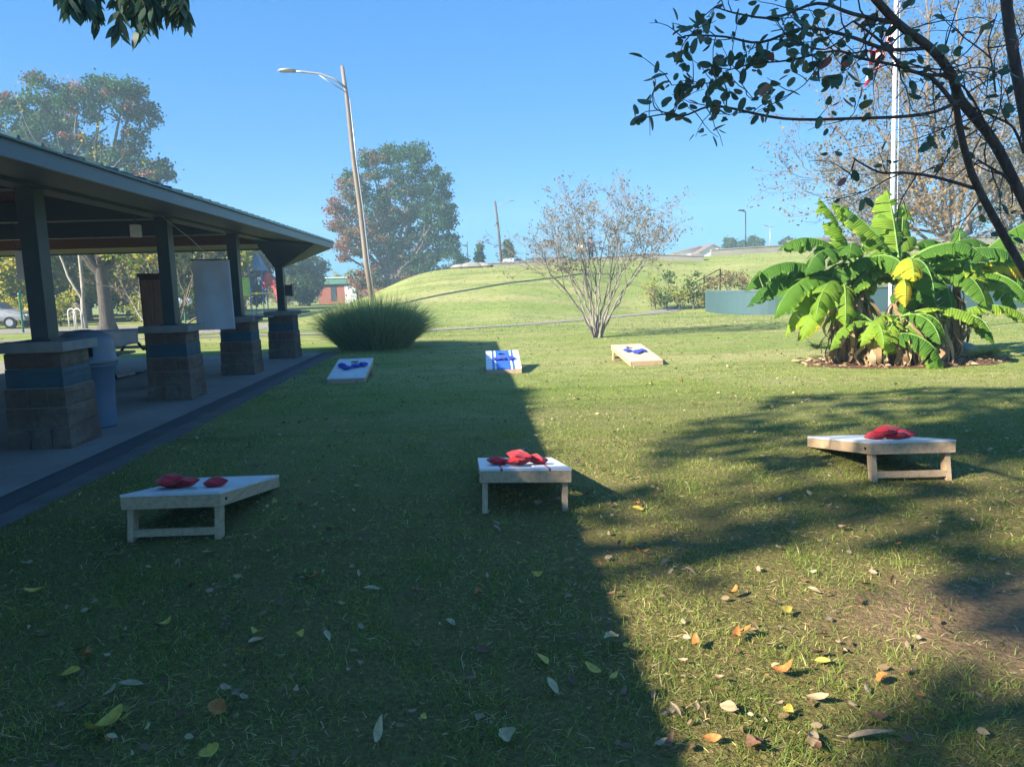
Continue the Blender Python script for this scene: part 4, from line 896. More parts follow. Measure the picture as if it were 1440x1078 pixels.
# stone and small plants right of the clump
p = gp(1352, 497); bm = bmesh.new(); bmesh.ops.create_icosphere(bm, subdivisions=3, radius=1)
for v in bm.verts:
    q = v.co; k = 1+.12*math.sin(q.x*4+1)*math.sin(q.y*5)+.06*math.sin(q.z*9+q.x*7); v.co = (q.x*.26*k, q.y*.2*k, max(-.02, q.z*.17*k+.06))
me = bpy.data.meshes.new('rock'); bm.to_mesh(me); bm.free(); me.materials.append(plain('rock_grey', (.30, .30, .27), .9, 0, .35, 6, .6)); o = bpy.data.objects.new('rock', me); COL.objects.link(o); o.location = (p[0], p[1], 0)
tag(o, 'rounded grey rock beside the mulched banana bed', 'rock')
def rosette(loc, n, L, wd, mat, label, name, el=(.3, 1.1), droop=.5):
    a = g.uniform(0, 6.28, n); e = g.uniform(*el, n); D = np.stack([np.cos(a)*np.cos(e), np.sin(a)*np.cos(e), np.sin(e)], -1)
    V, Fc, k = blades(np.zeros((n, 3)), D, g.uniform(.6, 1, n)*L, g.uniform(.7, 1.2, n)*wd, droop*g.uniform(.6, 1.2, n), g, 5); o = mesh_np(name, V, Fc, mat, None, np.repeat(g.uniform(.2, .8, n), k)); o.location = tuple(loc); tag(o, label, 'plant')
p = gp(1385, 503); rosette((p[0], p[1], 0), 46, .5, .09, LOL, 'spiky green plant beside the grey rock', 'spiky_plant')
p = gp(1150, 490); rosette((p[0], p[1], 0), 40, .42, .05, LG, 'low dark green tuft at the pavilion side of the banana bed', 'leafy_tuft')
p = gp(1378, 492); bare_tree('dried_plant', (p[0]+.05, p[1]+.5, 0), [((-.2, 0, 1), .4, .012), ((.2, .1, 1), .4, .012), ((0, 0, 1), .45, .012)], 'dried brown flower stalks standing behind the grey rock', 'plant', m_bark, g, LTAN, .06, 7, 2, None)

# ------------------------------------------------------------------ green wall, garden, railing
m_gw = plain('green_wall_paint', (.05, .10, .11), .6, 0, .12, .8, .05); m_gwt = plain('green_wall_rim', (.10, .14, .14), .5)
gw = empty('green_wall', (14.5, 33, 0), 0, 'low curved green painted wall behind the banana plants', 'wall')
path_ = []
for k in range(13):
    a = PI*1.0+ (PI*.5)*k/12; path_.append((9.3+2.2+2.2*math.cos(a), 33.3+2.2*math.sin(a)*1.3))
path_ += [(11.5+k*1.5, 30.45-.03*k) for k in range(1, 14)]; path_ = [(9.4, 35.5)]+path_
V = []; V2 = []
for k, (x, y) in enumerate(path_):
    for z, off in ((-.05, 0), (.98, 0), (.98, .22), (-.05, .22)): V.append((x-14.5, y-33+off, z))
    for z, off in ((.982, -.04), (1.04, -.04), (1.04, .27), (.982, .27)): V2.append((x-14.5, y-33+off, z))
n = len(path_); Fc = [(4*k+j, 4*k+(j+1) % 4, 4*(k+1)+(j+1) % 4, 4*(k+1)+j) for k in range(n-1) for j in range(4)]
mesh_np('wall_face', V, Fc, m_gw, gw); mesh_np('wall_rim', V2, Fc, m_gwt, gw)
# black rail
m_blkm = plain('black_metal', (.02, .022, .022), .4, .5)
ra = empty('metal_railing', (10.4, 38, 0), 0, 'dark sloping metal handrail rising behind the garden shrubs', 'railing')
A_ = at(968, 402, 38); B_ = at(1013, 378, 38)
for s, off in ((0, 0), (1, .35), (2, .7)):
    MB().tube([A_-[10.4, 38, s*.28], B_-[10.4, 38, s*.28]], .025, 6).build('rail', m_blkm, ra)
for f in (0, .5, 1):
    q = A_*(1-f)+B_*f; MB().tube([q-[10.4, 38, .02], (q[0]-10.4, 0, float(hz(q[0], 38))-.05)], .04, 6).build('upright', m_blkm, ra)
for x, yb, h, r, mt, lb in [(922, 432, 1.6, .55, LOL, 'loose olive shrub at the end of the path'), (938, 430, 2.3, .6, LG, 'tallest garden shrub where the path ends'), (955, 432, 1.4, .55, LOL, 'golden stemmed shrub in the garden behind the path'), (975, 432, 1.9, .6, LG, 'green shrub under the sloping handrail'),
                            (995, 436, 1.2, .5, LOL, 'low leafy shrub against the green wall end'), (1000, 420, 1.9, .5, LTAN, 'brownish shrub behind the handrail'), (1025, 411, 1.0, .6, LTAN, 'orange shrub growing above the green wall'), (1046, 411, .95, .5, LTAN, 'rusty low shrub above the green wall beside the banana leaves')]:
    p = at(x, 400, 36.5 if x < 1010 else 39); zb = float(hz(p[0], p[1])); bl = [((p[0]+g.uniform(-1, 1)*r*.8, p[1]+g.uniform(-.5, .5)*r, zb+h*g.uniform(.2, .9)), r*g.uniform(.3, .55)) for k in range(8)]
    if x > 1010: bl = [((b_[0][0], b_[0][1], b_[0][2]+.3), b_[1]) for b_ in bl]
    blob_tree('garden_shrub', (p[0], p[1], zb), bl, lb, 'shrub', mt, 700, .12, g, .04, m_bark, .22, 'garden shrubs by the path', fork=.2)

# ------------------------------------------------------------------ poles
m_pole = wood('pole_wood', (.25, .195, .15), (.165, .125, .10), (6, 6, .6)); m_alu = plain('aluminium', (.36, .37, .39), .45, .5, .1)
pb = gp(525, 442); YP = 34.5
def pole_thing(name, pix, Y, r0, r1, mat, label, cat='utility pole'):
    pts = [at(x, y, Y) for x, y in pix]; b = pts[0].copy(); b[2] = hz(b[0], Y)-.1; pts[0] = b
    e = empty(name, (b[0], Y, b[2]+.1), 0, label, cat); pts = [q-np.array(e.location) for q in pts]
    n = len(pts); MB().tube(pts, list(np.linspace(r0, r1, n)), 10).build('pole', mat, e, True); return e, pts
e, pts = pole_thing('street_light_pole', [(526, 440), (515, 370), (506, 290), (497, 225), (488, 140), (481, 93)], YP, .125, .08, m_pole, 'leaning wooden pole with curved street light arm behind the ornamental grass', 'street light')
L0 = np.array(e.location)
arm = [at(x, y, YP-.15)-L0 for x, y in [(484, 122), (470, 111), (450, 104), (425, 101), (410, 101)]]; MB().tube(arm, .05, 7).build('lamp_arm', m_alu, e, True)
MB().tube([at(x, y, YP-.15)-L0 for x, y in [(484, 128), (462, 115), (448, 105)]], .022, 6).build('brace_rod', m_alu, e, True)
q = at(403, 99.5, YP-.15)-L0; MB().lathe([(0, -.05), (.2, -.06), (.3, 0), (.22, .07), (0, .09)], 16, q, 1.4, .7).build('lamp_head', m_alu, e, True)
MB().tube([p_+[.15, -.08, 0] for p_ in pts[:5]], .03, 6).build('conduit', m_alu, e, True)
e, pts = pole_thing('utility_pole', [(706, 376), (703, 345), (700, 315), (696, 283)], 60, .12, .08, plain('dark_pole', (.10, .09, .08), .8), 'thin dark pole on the crest with a small bent lamp arm')
L0 = np.array(e.location); MB().tube([at(697, 292, 60)-L0, at(705, 287, 60)-L0, at(716, 283, 60)-L0], .03, 6).build('lamp_arm', m_alu, e)
q = at(719, 282.5, 60)-L0; MB().lathe([(0, -.03), (.12, -.03), (.16, 0), (0, .05)], 12, q, 1.5, .8).build('lamp_head', m_alu, e)
for x, y0, Y, lb, mat, arm in [(1048.5, 297, 80, 'dark lamp post rising above the round skyline trees', m_blkm, -6), (1083, 318, 110, 'pale lamp post on the skyline with arms to both sides', m_alu, -8), (657, 346, 112, 'short distant lamp post next to the upright tree', m_blkm, -4)]:
    e, pts = pole_thing('lamp_post', [(x+.5, 372), (x, 340), (x, y0)], Y, .10, .05, mat, lb, 'lamp post'); L0 = np.array(e.location)
    MB().tube([at(x, y0+1, Y)-L0, at(x+arm, y0-1, Y)-L0], .06, 6).build('lamp_arm', mat, e); q = at(x+arm, y0-1, Y)-L0; MB().box(q[0]-.3, q[0]+.3, q[1]-.15, q[1]+.15, q[2]-.06, q[2]+.08, bev=.02).build('lamp_head', mat, e)
    if x > 1080:
        MB().tube([at(x, y0+1, Y)-L0, at(x-arm*.7, y0, Y)-L0], .06, 6).build('lamp_arm', mat, e)
# flagpole
m_wp = plain('white_pole', (.75, .75, .76), .3, .1, .05)
FY = 18.5; b = at(1259, 285, FY); e = empty('flagpole', (b[0], FY, 0), 0, 'tall white flagpole standing behind the banana plants', 'flagpole'); tp = at(1261, -60, FY)
MB().tube([(0, 0, 0), ((tp[0]-b[0])*.25, 0, b[2]*.6), ((tp[0]-b[0])*.6, 0, 5.4), (tp[0]-b[0], 0, tp[2])], [.064, .056, .049, .038], 14).build('pole', m_wp, e, True)
MB().lathe([(0, -.09), (.07, -.06), (.09, 0), (.07, .06), (0, .09)], 14, (tp[0]-b[0], 0, tp[2]+.09)).build('finial', plain('gold', (.6, .42, .1), .25, .9), e, True)
MB().tube([(.09, -.02, 1.3), (tp[0]-b[0]+.08, -.02, tp[2]-.1)], .006, 4).build('halyard', m_wp, e)
# limp flag
mf, t, o = nodes_of('flag_cloth'); c_ = t.nodes.new('ShaderNodeAttribute'); c_.attribute_name = 'tone'
s_ = t.nodes.new('ShaderNodeMath'); s_.operation = 'MULTIPLY'; s_.inputs[1].default_value = 3.5; fr = t.nodes.new('ShaderNodeMath'); fr.operation = 'FRACT'
t.links.new(c_.outputs['Fac'], s_.inputs[0]); t.links.new(s_.outputs[0], fr.inputs[0]); gt = t.nodes.new('ShaderNodeMath'); gt.operation = 'GREATER_THAN'; gt.inputs[1].default_value = .5; t.links.new(fr.outputs[0], gt.inputs[0])
principled(t, o, mixc(t, (.55, .02, .04), (.75, .75, .75), gt.outputs[0]), .8)
nu, nv = 30, 26; V = []; T = []; P0 = at(1258, 20, FY); P1 = at(1256, 52, FY)
for i in range(nu+1):
    u = i/nu
    for j in range(nv+1):
        v = j/nv; h = P0*(1-v)+P1*v; E_ = at(1224-11*v, 66+58*v, FY-.1); p = h*(1-u)+E_*u; p = p+np.array([0, .10*math.sin(u*9+v*3)*u**.5, -.35*math.sin(u*PI)*(1-v*.4)]); V.append(p); T.append(v*.999)
o = mesh_np('flag', np.array(V), [(i*(nv+1)+j, (i+1)*(nv+1)+j, (i+1)*(nv+1)+j+1, i*(nv+1)+j+1) for i in range(nu) for j in range(nv)], mf, None, T, smooth=True); tag(o, 'limp red and white striped flag hanging from the white flagpole', 'flag')
md = o.modifiers.new('t', 'SOLIDIFY'); md.thickness = .004

# ------------------------------------------------------------------ brick hut, house, crest wall, cars, people
m_brick = None
m_, t, o = nodes_of('red_brick'); br = t.nodes.new('ShaderNodeTexBrick'); br.inputs['Scale'].default_value = 4; br.inputs['Color1'].default_value = (.36, .10, .06, 1); br.inputs['Color2'].default_value = (.28, .08, .05, 1); br.inputs['Mortar'].default_value = (.35, .25, .2, 1); br.inputs['Mortar Size'].default_value = .012
mpn = coords(t, 'Object', (1, 1, 1)); rx = t.nodes.new('ShaderNodeMapping'); rx.inputs['Rotation'].default_value = (R(90), 0, 0); t.links.new(mpn, rx.inputs[0]); t.links.new(rx.outputs[0], br.inputs[0]); principled(t, o, br.outputs[0], .9); m_brick = m_
m_gtrim = plain('green_trim', (.10, .26, .19), .5); m_whitep = plain('white_paint', (.72, .72, .70), .6, 0, .08, 2, .05); m_dgl = plain('dark_opening', (.05, .07, .08), .25)
hb = gp(447, 428); HY = 90; x0 = at(447, 400, HY)[0]
hu = empty('brick_hut', (x0, HY, 0), 0, 'low red brick hut with green and white trimmed flat roof', 'hut')
MB().box(0, 8.5, 0, 5, -.1, 2.35).build('wall', m_brick, hu); MB().box(-.25, 8.75, -.3, 5.3, 2.35, 3.05).build('roof', m_gtrim, hu); MB().box(-.35, 8.85, -.4, 5.4, 3.052, 3.17).build('roof_edge', m_whitep, hu)
MB().box(1.5, 2.15, -.05, .02, .35, 2.2).build('window', m_dgl, hu); d_ = MB().box(3.2, 4.6, -.06, .02, 0, 2.15).build('door', m_whitep, hu); MB().box(3.3, 3.36, -.12, -.061, .9, 1.1).build('handle', m_dgl, d_)
def gable(name, loc, w_, d, h, rh, wall, roofm, label, cat, rz=0):
    e = empty(name, loc, rz, label, cat); MB().box(0, w_, 0, d, -1, h).build('wall', wall, e)
    MB().add([(0, 0, h), (w_, 0, h), (w_/2, 0, h+rh), (0, d, h), (w_, d, h), (w_/2, d, h+rh)], [(0, 1, 2), (5, 4, 3), (0, 3, 4, 1)]).build('gable', wall, e)
    MB().add([(-.4, -.4, h-.1), (w_/2, -.4, h+rh+.08), (w_+.4, -.4, h-.1), (-.4, d+.4, h-.1), (w_/2, d+.4, h+rh+.08), (w_+.4, d+.4, h-.1), (-.4, -.4, h+.12), (w_/2, -.4, h+rh+.3), (w_+.4, -.4, h+.12), (-.4, d+.4, h+.12), (w_/2, d+.4, h+rh+.3), (w_+.4, d+.4, h+.12)],
             [(0, 6, 7, 1), (1, 7, 8, 2), (3, 4, 10, 9), (4, 5, 11, 10), (6, 9, 10, 7), (7, 10, 11, 8), (0, 1, 4, 3), (1, 2, 5, 4), (0, 3, 9, 6), (2, 8, 11, 5)]).build('roof', roofm, e)
    wn = MB().box(w_*.4, w_*.6, -.04, .02, h*.35, h*.75).build('window', m_dgl, e)
    return e
m_rr = plain('brown_roof', (.22, .135, .115), .8); q = at(985, 356, 125)
gable('house', (q[0], 125, float(hz(q[0], 125))-.2), 4.2, 9, max(.6, q[2]-float(hz(q[0], 125))+.2), 1.2, m_whitep, m_rr, 'white gabled house on the skyline with red brown roof', 'house')
q = at(950, 357, 130); e = gable('long_house', (q[0], 130, float(hz(q[0], 130))), 8.5, 7, max(.6, q[2]-float(hz(q[0], 130))), .95, m_whitep, m_rr, 'low wide house with red brown roof next to the white gable', 'house')
q = at(1132, 342, 90); MBz = float(hz(q[0], 90)); e = empty('flat_roofed_building', (q[0], 90, MBz), 0, 'low tan flat roofed building just over the crest behind the banana leaves', 'building')
MB().box(0, 7, 0, 5, -.5, q[2]-MBz+.3).build('wall', plain('tan_wall', (.40, .31, .20), .8), e); MB().box(-.2, 7.2, -.2, 5.2, q[2]-MBz+.3, q[2]-MBz+.6).build('roof', m_rr, e)
# crest wall
m_cw = conc('crest_concrete', (.32, .30, .27), (.22, .21, .19), .8)
def crest_wall(name, pxs, Y, h, th, label, seg_gap=0):
    e0 = None; pts = [at(x, 380, Y) for x in pxs]; X = np.array([p[0] for p in pts]); b = (X[0], Y, float(hz(X[0], Y))); e = empty(name, b, 0, label, 'wall')
    V = []
    for x in X:
        z = float(hz(x, Y))
        V += [(x-b[0], 0, z-.3-b[2]), (x-b[0], 0, z+h-b[2]), (x-b[0], th, z+h-b[2]), (x-b[0], th, z-.3-b[2])]
    n = len(X); Fc = [(4*k+j, 4*(k+1)+j, 4*(k+1)+(j+1) % 4, 4*k+(j+1) % 4) for k in range(n-1) for j in range(4)]+[(0, 1, 2, 3), (4*n-1, 4*n-2, 4*n-3, 4*n-4)]
    mesh_np('wall_face', V, Fc, m_cw, e)
    V2 = [(x, y+(-.04 if k % 4 in (0, 1) else .04), z) for k, (x, y, z) in enumerate([(V[4*i+j][0], V[4*i+j][1], V[4*i+(1 if j in (0, 3) else 1)][2]+(.003 if j in (0, 3) else .07)) for i in range(n) for j in range(4)])]
    mesh_np('coping', V2, Fc, m_cw, e); return e
crest_wall('crest_wall', list(range(690, 1001, 15)), 47.5, .28, .3, 'low pale concrete wall along the crest behind the thin shrub tree')
crest_wall('crest_wall', list(range(1000, 1700, 20)), 52, .42, .3, 'low pale concrete wall along the skyline behind the banana plants')
g = np.random.default_rng(8)
for x, y, r, lb in [(648, 383, .55, 'flat pale boulder at the lower end of the crest'), (664, 381, .75, 'largest flat pale boulder on the crest'), (680, 379, .6, 'pale boulder on the crest nearest the low wall')]:
    p = at(x, y, 44); bm = bmesh.new(); bmesh.ops.create_icosphere(bm, subdivisions=3, radius=1); ph = g.uniform(0, 6, 3)
    for v in bm.verts: q = v.co; k = 1+.15*math.sin(q.x*3+ph[0])*math.sin(q.y*4+ph[1])+.06*math.sin(q.z*8+ph[2]); v.co = (q.x*r*k, q.y*r*.8*k, q.z*r*.32*k)
    me = bpy.data.meshes.new('boulder'); bm.to_mesh(me); bm.free(); me.materials.append(m_cw); o = bpy.data.objects.new('boulder', me); COL.objects.link(o); o.location = (p[0], 44, float(hz(p[0], 44))+.06); tag(o, lb, 'boulder', 'boulders on the crest')
# upper road behind the wall
ribbon('road', [(-9, 73), (10, 74), (30, 76), (70, 80)], 11, mc_strip, .03, 10, 8)
def car(loc, rz, paint, label):
    e = empty('parked_car', loc, rz, label, 'car', 'cars parked on the crest')
    prof = [(-2.2, .35), (-2.25, .6), (-2.15, .85), (-1.75, .95), (-1.2, 1.35), (-.5, 1.45), (.4, 1.42), (1.0, 1.05), (1.9, .88), (2.2, .7), (2.25, .4)]
    n = len(prof); V = []
    for s, wy in ((-1, 1), (1, 1)):
        for x, z in prof: V.append((x, s*(.86 if z < 1 else .66), z))
    Fc = [(k, k+1, n+k+1, n+k) for k in range(n-1)]+[tuple(range(n-1, -1, -1)), tuple(range(n, 2*n)), (0, n, 2*n-1, n-1)]
    o = mesh_np('body', V, Fc, paint, e); md = o.modifiers.new('b', 'BEVEL'); md.width = .06; md.segments = 2
    for s in (-1, 1): MB().add([(-1.1, s*.775, .98), (.85, s*.775, 1.0), (.35, s*.69, 1.36), (-.55, s*.685, 1.38), (-1.1, s*.80, .98), (.85, s*.80, 1.0), (.35, s*.71, 1.36), (-.55, s*.705, 1.38)], [(0, 1, 2, 3), (7, 6, 5, 4), (0, 4, 5, 1), (1, 5, 6, 2), (2, 6, 7, 3), (3, 7, 4, 0)]).build('side_window', m_dgl, e)
    for x in (-1.4, 1.4):
        for s in (-1, 1):
            w__ = MB(); w__.tube([(x, s*.70, .32), (x, s*.89, .32)], .32, 18); wo = w__.build('wheel', m_blk, e); MB().tube([(x, s*.892, .32), (x, s*.90, .32)], .19, 14).build('rim', m_alu, wo)
    for s in (-1, 1): MB().box(2.12, 2.27, s*.62-.14, s*.62+.14, .62, .74, bev=.02).build('headlight', m_whitep, e)
    return e
for x, Y, rz, c, lb in [(722, 72, 1.1, (.55, .57, .60), 'silver car parked on the crest next to the dark pole'), (752, 74, PI-1.0, (.10, .11, .14), 'dark grey car parked on the crest behind the thin shrub tree'), (785, 76, .8, (.22, .09, .08), 'dark red car parked on the crest behind the middle of the shrub tree')]:
    p = at(x, 372, Y); car((p[0], Y, float(hz(p[0], Y))+(.03 if Y > 55.4 else 0)), rz, plain('paint_%d' % x, c, .3, .3, .05, 1, 0), lb)
# people
def person(loc, rz, label, shirt, trousers, hair):
    e = empty('person', loc, rz, label, 'person')
    skin = plain('skin', (.45, .28, .2), .6, 0, .08)
    def skinned(name, verts, edges, rad, mat, root=0):
        me = bpy.data.meshes.new(name); me.from_pydata(verts, edges, []); o = bpy.data.objects.new(name, me); COL.objects.link(o); o.parent = e
        o.modifiers.new('s', 'SKIN'); md = o.modifiers.new('ss', 'SUBSURF'); md.levels = 1; md.render_levels = 1
        for i, r in enumerate(rad): me.skin_vertices[0].data[i].radius = (r, r)
        me.skin_vertices[0].data[root].use_root = True; me.materials.append(mat); return o
    vs_ = [(0, 0, .93), (0, 0, 1.15), (0, 0, 1.40), (0, 0, 1.50), (0, .01, 1.62), (0, .0, 1.70), (.18, 0, 1.38), (.23, .0, 1.12), (.22, -.12, .92), (-.18, 0, 1.38), (-.23, 0, 1.12), (-.20, -.10, .92), (.10, 0, .86), (.11, 0, .48), (.11, .02, .08), (.12, -.14, .04), (-.10, 0, .86), (-.11, 0, .48), (-.11, .02, .08), (-.12, -.14, .04)]
    ed = [(0, 1), (1, 2), (2, 3), (3, 4), (4, 5), (2, 6), (6, 7), (7, 8), (2, 9), (9, 10), (10, 11), (0, 12), (12, 13), (13, 14), (14, 15), (0, 16), (16, 17), (17, 18), (18, 19)]
    skinned('body', vs_, ed, [.14, .13, .14, .05, .095, .06, .06, .045, .035, .06, .045, .035, .085, .06, .045, .035, .085, .06, .045, .035], skin)
    skinned('shirt', [(0, 0, .95), (0, 0, 1.15), (0, 0, 1.42), (.18, 0, 1.38), (.235, 0, 1.14), (-.18, 0, 1.38), (-.235, 0, 1.14)], [(0, 1), (1, 2), (2, 3), (3, 4), (2, 5), (5, 6)], [.165, .15, .15, .08, .065, .08, .065], shirt)
    skinned('trousers', [(0, 0, .95), (.10, 0, .84), (.11, 0, .48), (.11, .02, .12), (-.10, 0, .84), (-.11, 0, .48), (-.11, .02, .12)], [(0, 1), (1, 2), (2, 3), (0, 4), (4, 5), (5, 6)], [.155, .105, .08, .065, .105, .08, .065], trousers)
    MB().lathe([(0, .12), (.06, .11), (.105, .05), (.115, -.02), (.10, -.06)], 14, (0, .02, 1.66)).build('hair', hair, e, True)
    return e
for x, Y, sh, lb in [(819, 49.2, (.65, .65, .62), 'person in a pale top standing behind the crest wall'), (831, 49.6, (.05, .10, .35), 'person in a blue top standing behind the crest wall')]:
    p = at(x, 365, Y); person((p[0], Y, float(hz(p[0], Y))), .3, lb, plain('shirt_%d' % x, sh, .8), plain('denim', (.05, .07, .13), .8), plain('hair', (.06, .035, .02), .7))

# left background furniture
m_gp = plain('green_post', (.03, .17, .10), .5)
p = gp(33, 468); e = empty('green_post', (p[0], p[1], 0), 0, 'slim green post by the road beyond the nearest pavilion bay', 'post'); MB().tube([(0, 0, 0), (0, 0, 1.75)], .05, 8).build('pole', m_gp, e); MB().lathe([(.05, 1.75), (.09, 1.78), (.06, 1.86), (0, 1.9)], 10).build('cap', m_gp, e)
p = gp(262, 466); e = empty('globe_lamp', (p[0], p[1], 0), 0, 'short green lamp post with two white globes beside the hanging sheet', 'lamp post'); MB().tube([(0, 0, 0), (0, 0, 1.15)], .04, 8).build('pole', m_gp, e); MB().tube([(-.2, 0, 1.1), (.2, 0, 1.1)], .03, 6).build('cross_arm', m_gp, e)
for s in (-1, 1): MB().lathe([(0, -.15), (.11, -.1), (.15, 0), (.11, .1), (0, .15)], 14, (s*.2, 0, 1.27)).build('globe', m_whitep, e, True)
for k, (x, lb) in enumerate([(103, 'pale metal hoop stand furthest from the trunk behind the litter bin'), (111, 'pale metal hoop stand next to the slim pale trunk')]):
    p = gp(x, 463); pts = [(-.18, 0, 0)]+[(-.18*math.cos(a), 0, .85+.18*math.sin(a)) for a in np.linspace(0, PI, 9)]+[(.18, 0, 0)]
    o = MB().tube(pts, .03, 7).build('bicycle_hoop', m_whitep, None, True); o.location = (p[0], p[1], 0); tag(o, lb, 'hoop stand', 'hoop stands by the road')
car((gp(5, 462)[0]-.6, 41, .02), .1, plain('paint_white', (.22, .23, .25), .4), 'pale car on the road seen past the nearest pier')['group'] = 'cars on the lower road'
p = gp(70, 474); e = empty('stone_bollard', (p[0], p[1], 0), 0, 'small pale square bollard by the road left of the litter bin', 'bollard'); MB().box(-.16, .16, -.16, .16, 0, .75, bev=.02).build('shaft', m_cap, e); MB().box(-.2, .2, -.2, .2, .752, .86, bev=.02).build('cap', m_cap, e)
# playground
pc = at(362, 395, 50); e = empty('playground_set', (pc[0]+.3, 50, 0), 0, 'colourful playground set with red tube and blue roof beyond the far piers', 'playground'); e.scale = (.5, .6, 1.12)
for sx_ in (-1.3, .3):
    for sy_ in (-.7, .7): MB().tube([(sx_, sy_, 0), (sx_, sy_, 2.7)], .07, 8).build('post', plain('play_blue', (.03, .12, .5), .4), e)
MB().add([(-1.6, -1, 2.7), (.6, -1, 2.7), (.6, 1, 2.7), (-1.6, 1, 2.7), (-.5, 0, 3.9)], [(0, 1, 4), (1, 2, 4), (2, 3, 4), (3, 0, 4), (3, 2, 1, 0)]).build('roof', plain('play_blue_roof', (.10, .22, .40), .4), e)
MB().box(-1.35, .35, -.75, .75, 1.3, 1.4).build('platform', plain('play_yellow', (.6, .5, .05), .4), e)
MB().tube([(.3, -.3, 2.0), (1.0, -.4, 2.2), (1.9, -.5, 1.9), (2.4, -.6, 1.1), (2.9, -.7, .5)], .42, 12).build('tube_slide', plain('play_red', (.42, .08, .08), .5), e, True)
MB().box(-2.6, -1.4, -.6, -.5, 1.2, 2.3, bev=.05).build('climbing_panel', plain('play_green', (.35, .6, .05), .4), e)
for dx in (-2.5, -1.5): MB().tube([(dx, -.55, 0), (dx, -.55, 1.3)], .05, 6).build('panel_leg', m_gp, e)

# ------------------------------------------------------------------ magnolia overhanging on the near side
g = np.random.default_rng(55); MY = 4.4
mag = empty('magnolia_tree', (5.3, 4.9, 0), 0, 'dark leaved tree close by whose bare limbs and oval leaves reach in overhead', 'tree'); ML = np.array(mag.location)
lines = []
def px_limb(pix, Ys, r0, r1, sub=4):
    P = [at(x, y, Y) for (x, y), Y in zip(pix, Ys)]; out = []
    for i in range(len(P)-1):
        p0 = P[max(0, i-1)]; p1 = P[i]; p2 = P[i+1]; p3 = P[min(len(P)-1, i+2)]
        for k in range(sub):
            s = k/sub; out.append(.5*((2*p1)+(-p0+p2)*s+(2*p0-5*p1+4*p2-p3)*s*s+(-p0+3*p1-3*p2+p3)*s**3))
    out.append(P[-1]); out = np.array(out); lines.append((out, np.linspace(r0, r1, len(out)))); return out
def ys(n, a, b): return list(np.linspace(a, b, n))
q1 = px_limb([(1560, 520), (1440, 282), (1396, 197), (1351, 141), (1338, 105), (1307, 67), (1262, 33), (1215, -20)], ys(8, 4.9, 4.2), .034, .021)
q2 = px_limb([(1600, 640), (1440, 379), (1403, 315), (1377, 267), (1362, 230), (1351, 185), (1345, 150)], ys(7, 4.9, 4.5), .028, .018)
q3 = px_limb([(1520, 420), (1460, 260), (1440, 156), (1422, 56), (1412, -30)], ys(5, 4.9, 4.6), .036, .03)
lines.append((np.array([ML, ML+[-.05, 0, .5], q1[0]]), np.array([.11, .08, .045]))); lines.append((np.array([ML+[.1, 0, 0], q2[0]]), np.array([.06, .03]))); lines.append((np.array([ML+[.1, .1, 0], q3[0]]), np.array([.08, .04])))
br_ = [([(1351, 141), (1299, 161), (1194, 167), (1102, 167), (1021, 151), (993, 151), (961, 163), (932, 161), (893, 169)], 4.5, 4.1, .011, .003),
       ([(961, 163), (925, 155), (918, 138), (922, 115), (918, 108)], 4.15, 4.1, .004, .002),
       ([(1021, 151), (1022, 130), (1015, 116), (985, 118), (945, 120)], 4.2, 4.1, .004, .002),
       ([(1338, 105), (1300, 105), (1263, 93), (1210, 82), (1174, 72), (1110, 85), (1060, 90), (1020, 100)], 4.5, 4.1, .011, .003),
       ([(1307, 67), (1250, 70), (1190, 50), (1130, 40), (1070, 60), (1020, 52), (970, 50), (955, 55)], 4.4, 4.0, .012, .003),
       ([(1262, 33), (1200, 20), (1150, 5), (1090, 25), (1040, 20), (1005, 10)], 4.3, 4.0, .012, .003),
       ([(1377, 267), (1314, 249), (1270, 243), (1240, 243), (1215, 232), (1200, 222)], 4.7, 4.5, .011, .004),
       ([(1345, 150), (1310, 110), (1270, 95), (1240, 60), (1200, 30)], 4.5, 4.3, .014, .006),
       ([(1396, 197), (1362, 130), (1330, 110), (1290, 92)], 4.6, 4.5, .008, .004),
       ([(1400, 130), (1395, 90), (1390, 60), (1402, 20)], 4.6, 4.6, .006, .003),
       ([(1440, 282), (1415, 250), (1400, 240), (1375, 225)], 4.8, 4.7, .012, .006),
       ([(1440, 215), (1425, 180), (1400, 165), (1365, 150)], 4.8, 4.6, .009, .005),
       ([(1174, 72), (1150, 95), (1130, 120), (1105, 135)], 4.2, 4.1, .004, .002), ([(1060, 90), (1040, 110), (1060, 140)], 4.1, 4.1, .003, .002), ([(1190, 50), (1160, 70), (1120, 62)], 4.2, 4.0, .005, .002)]
paths = [px_limb(p_, ys(len(p_), a, b), r0, r1) for p_, a, b, r0, r1 in br_]
tipsM = []
for P in paths+[q1, q2]:
    m_n = int(len(P)*.55)
    for k in range(m_n):
        i = int(g.integers(3, len(P))); x, y = pixv(P[i])
        dens = .9 if (960 < x < 1260 and y < 175) else .35
        if x > 1330: dens = .3
        if g.uniform() > dens: continue
        d = rand_unit(1, g)[0]*[1, .5, 1]; d[0] -= .35; L = g.uniform(.10, .28); pts = [P[i]]
        for s in range(4): d = d+rand_unit(1, g)[0]*.3; d /= np.linalg.norm(d); pts.append(pts[-1]+d*L/4)
        lines.append((np.array(pts), np.linspace(.003, .0014, 5))); tipsM.append((np.array(pts), d))
tw = []
for P in [q1, q2, q3]+paths[3:9]+paths[9:12]:
    for k in range(5):
        i = int(g.integers(2, len(P))); d = rand_unit(1, g)[0]*[1, .5, 1]; d[2] += .2; x, y = pixv(P[i])
        if x > 1180: grow(P[i], d, g.uniform(.2, .5), .005, 1, g, lines, tw, 6, .8, .1, .7, 3, .2, .0013)
for P, d in tw:
    if g.uniform() < .35: tipsM.append((P[:5] if len(P) > 4 else P, d))
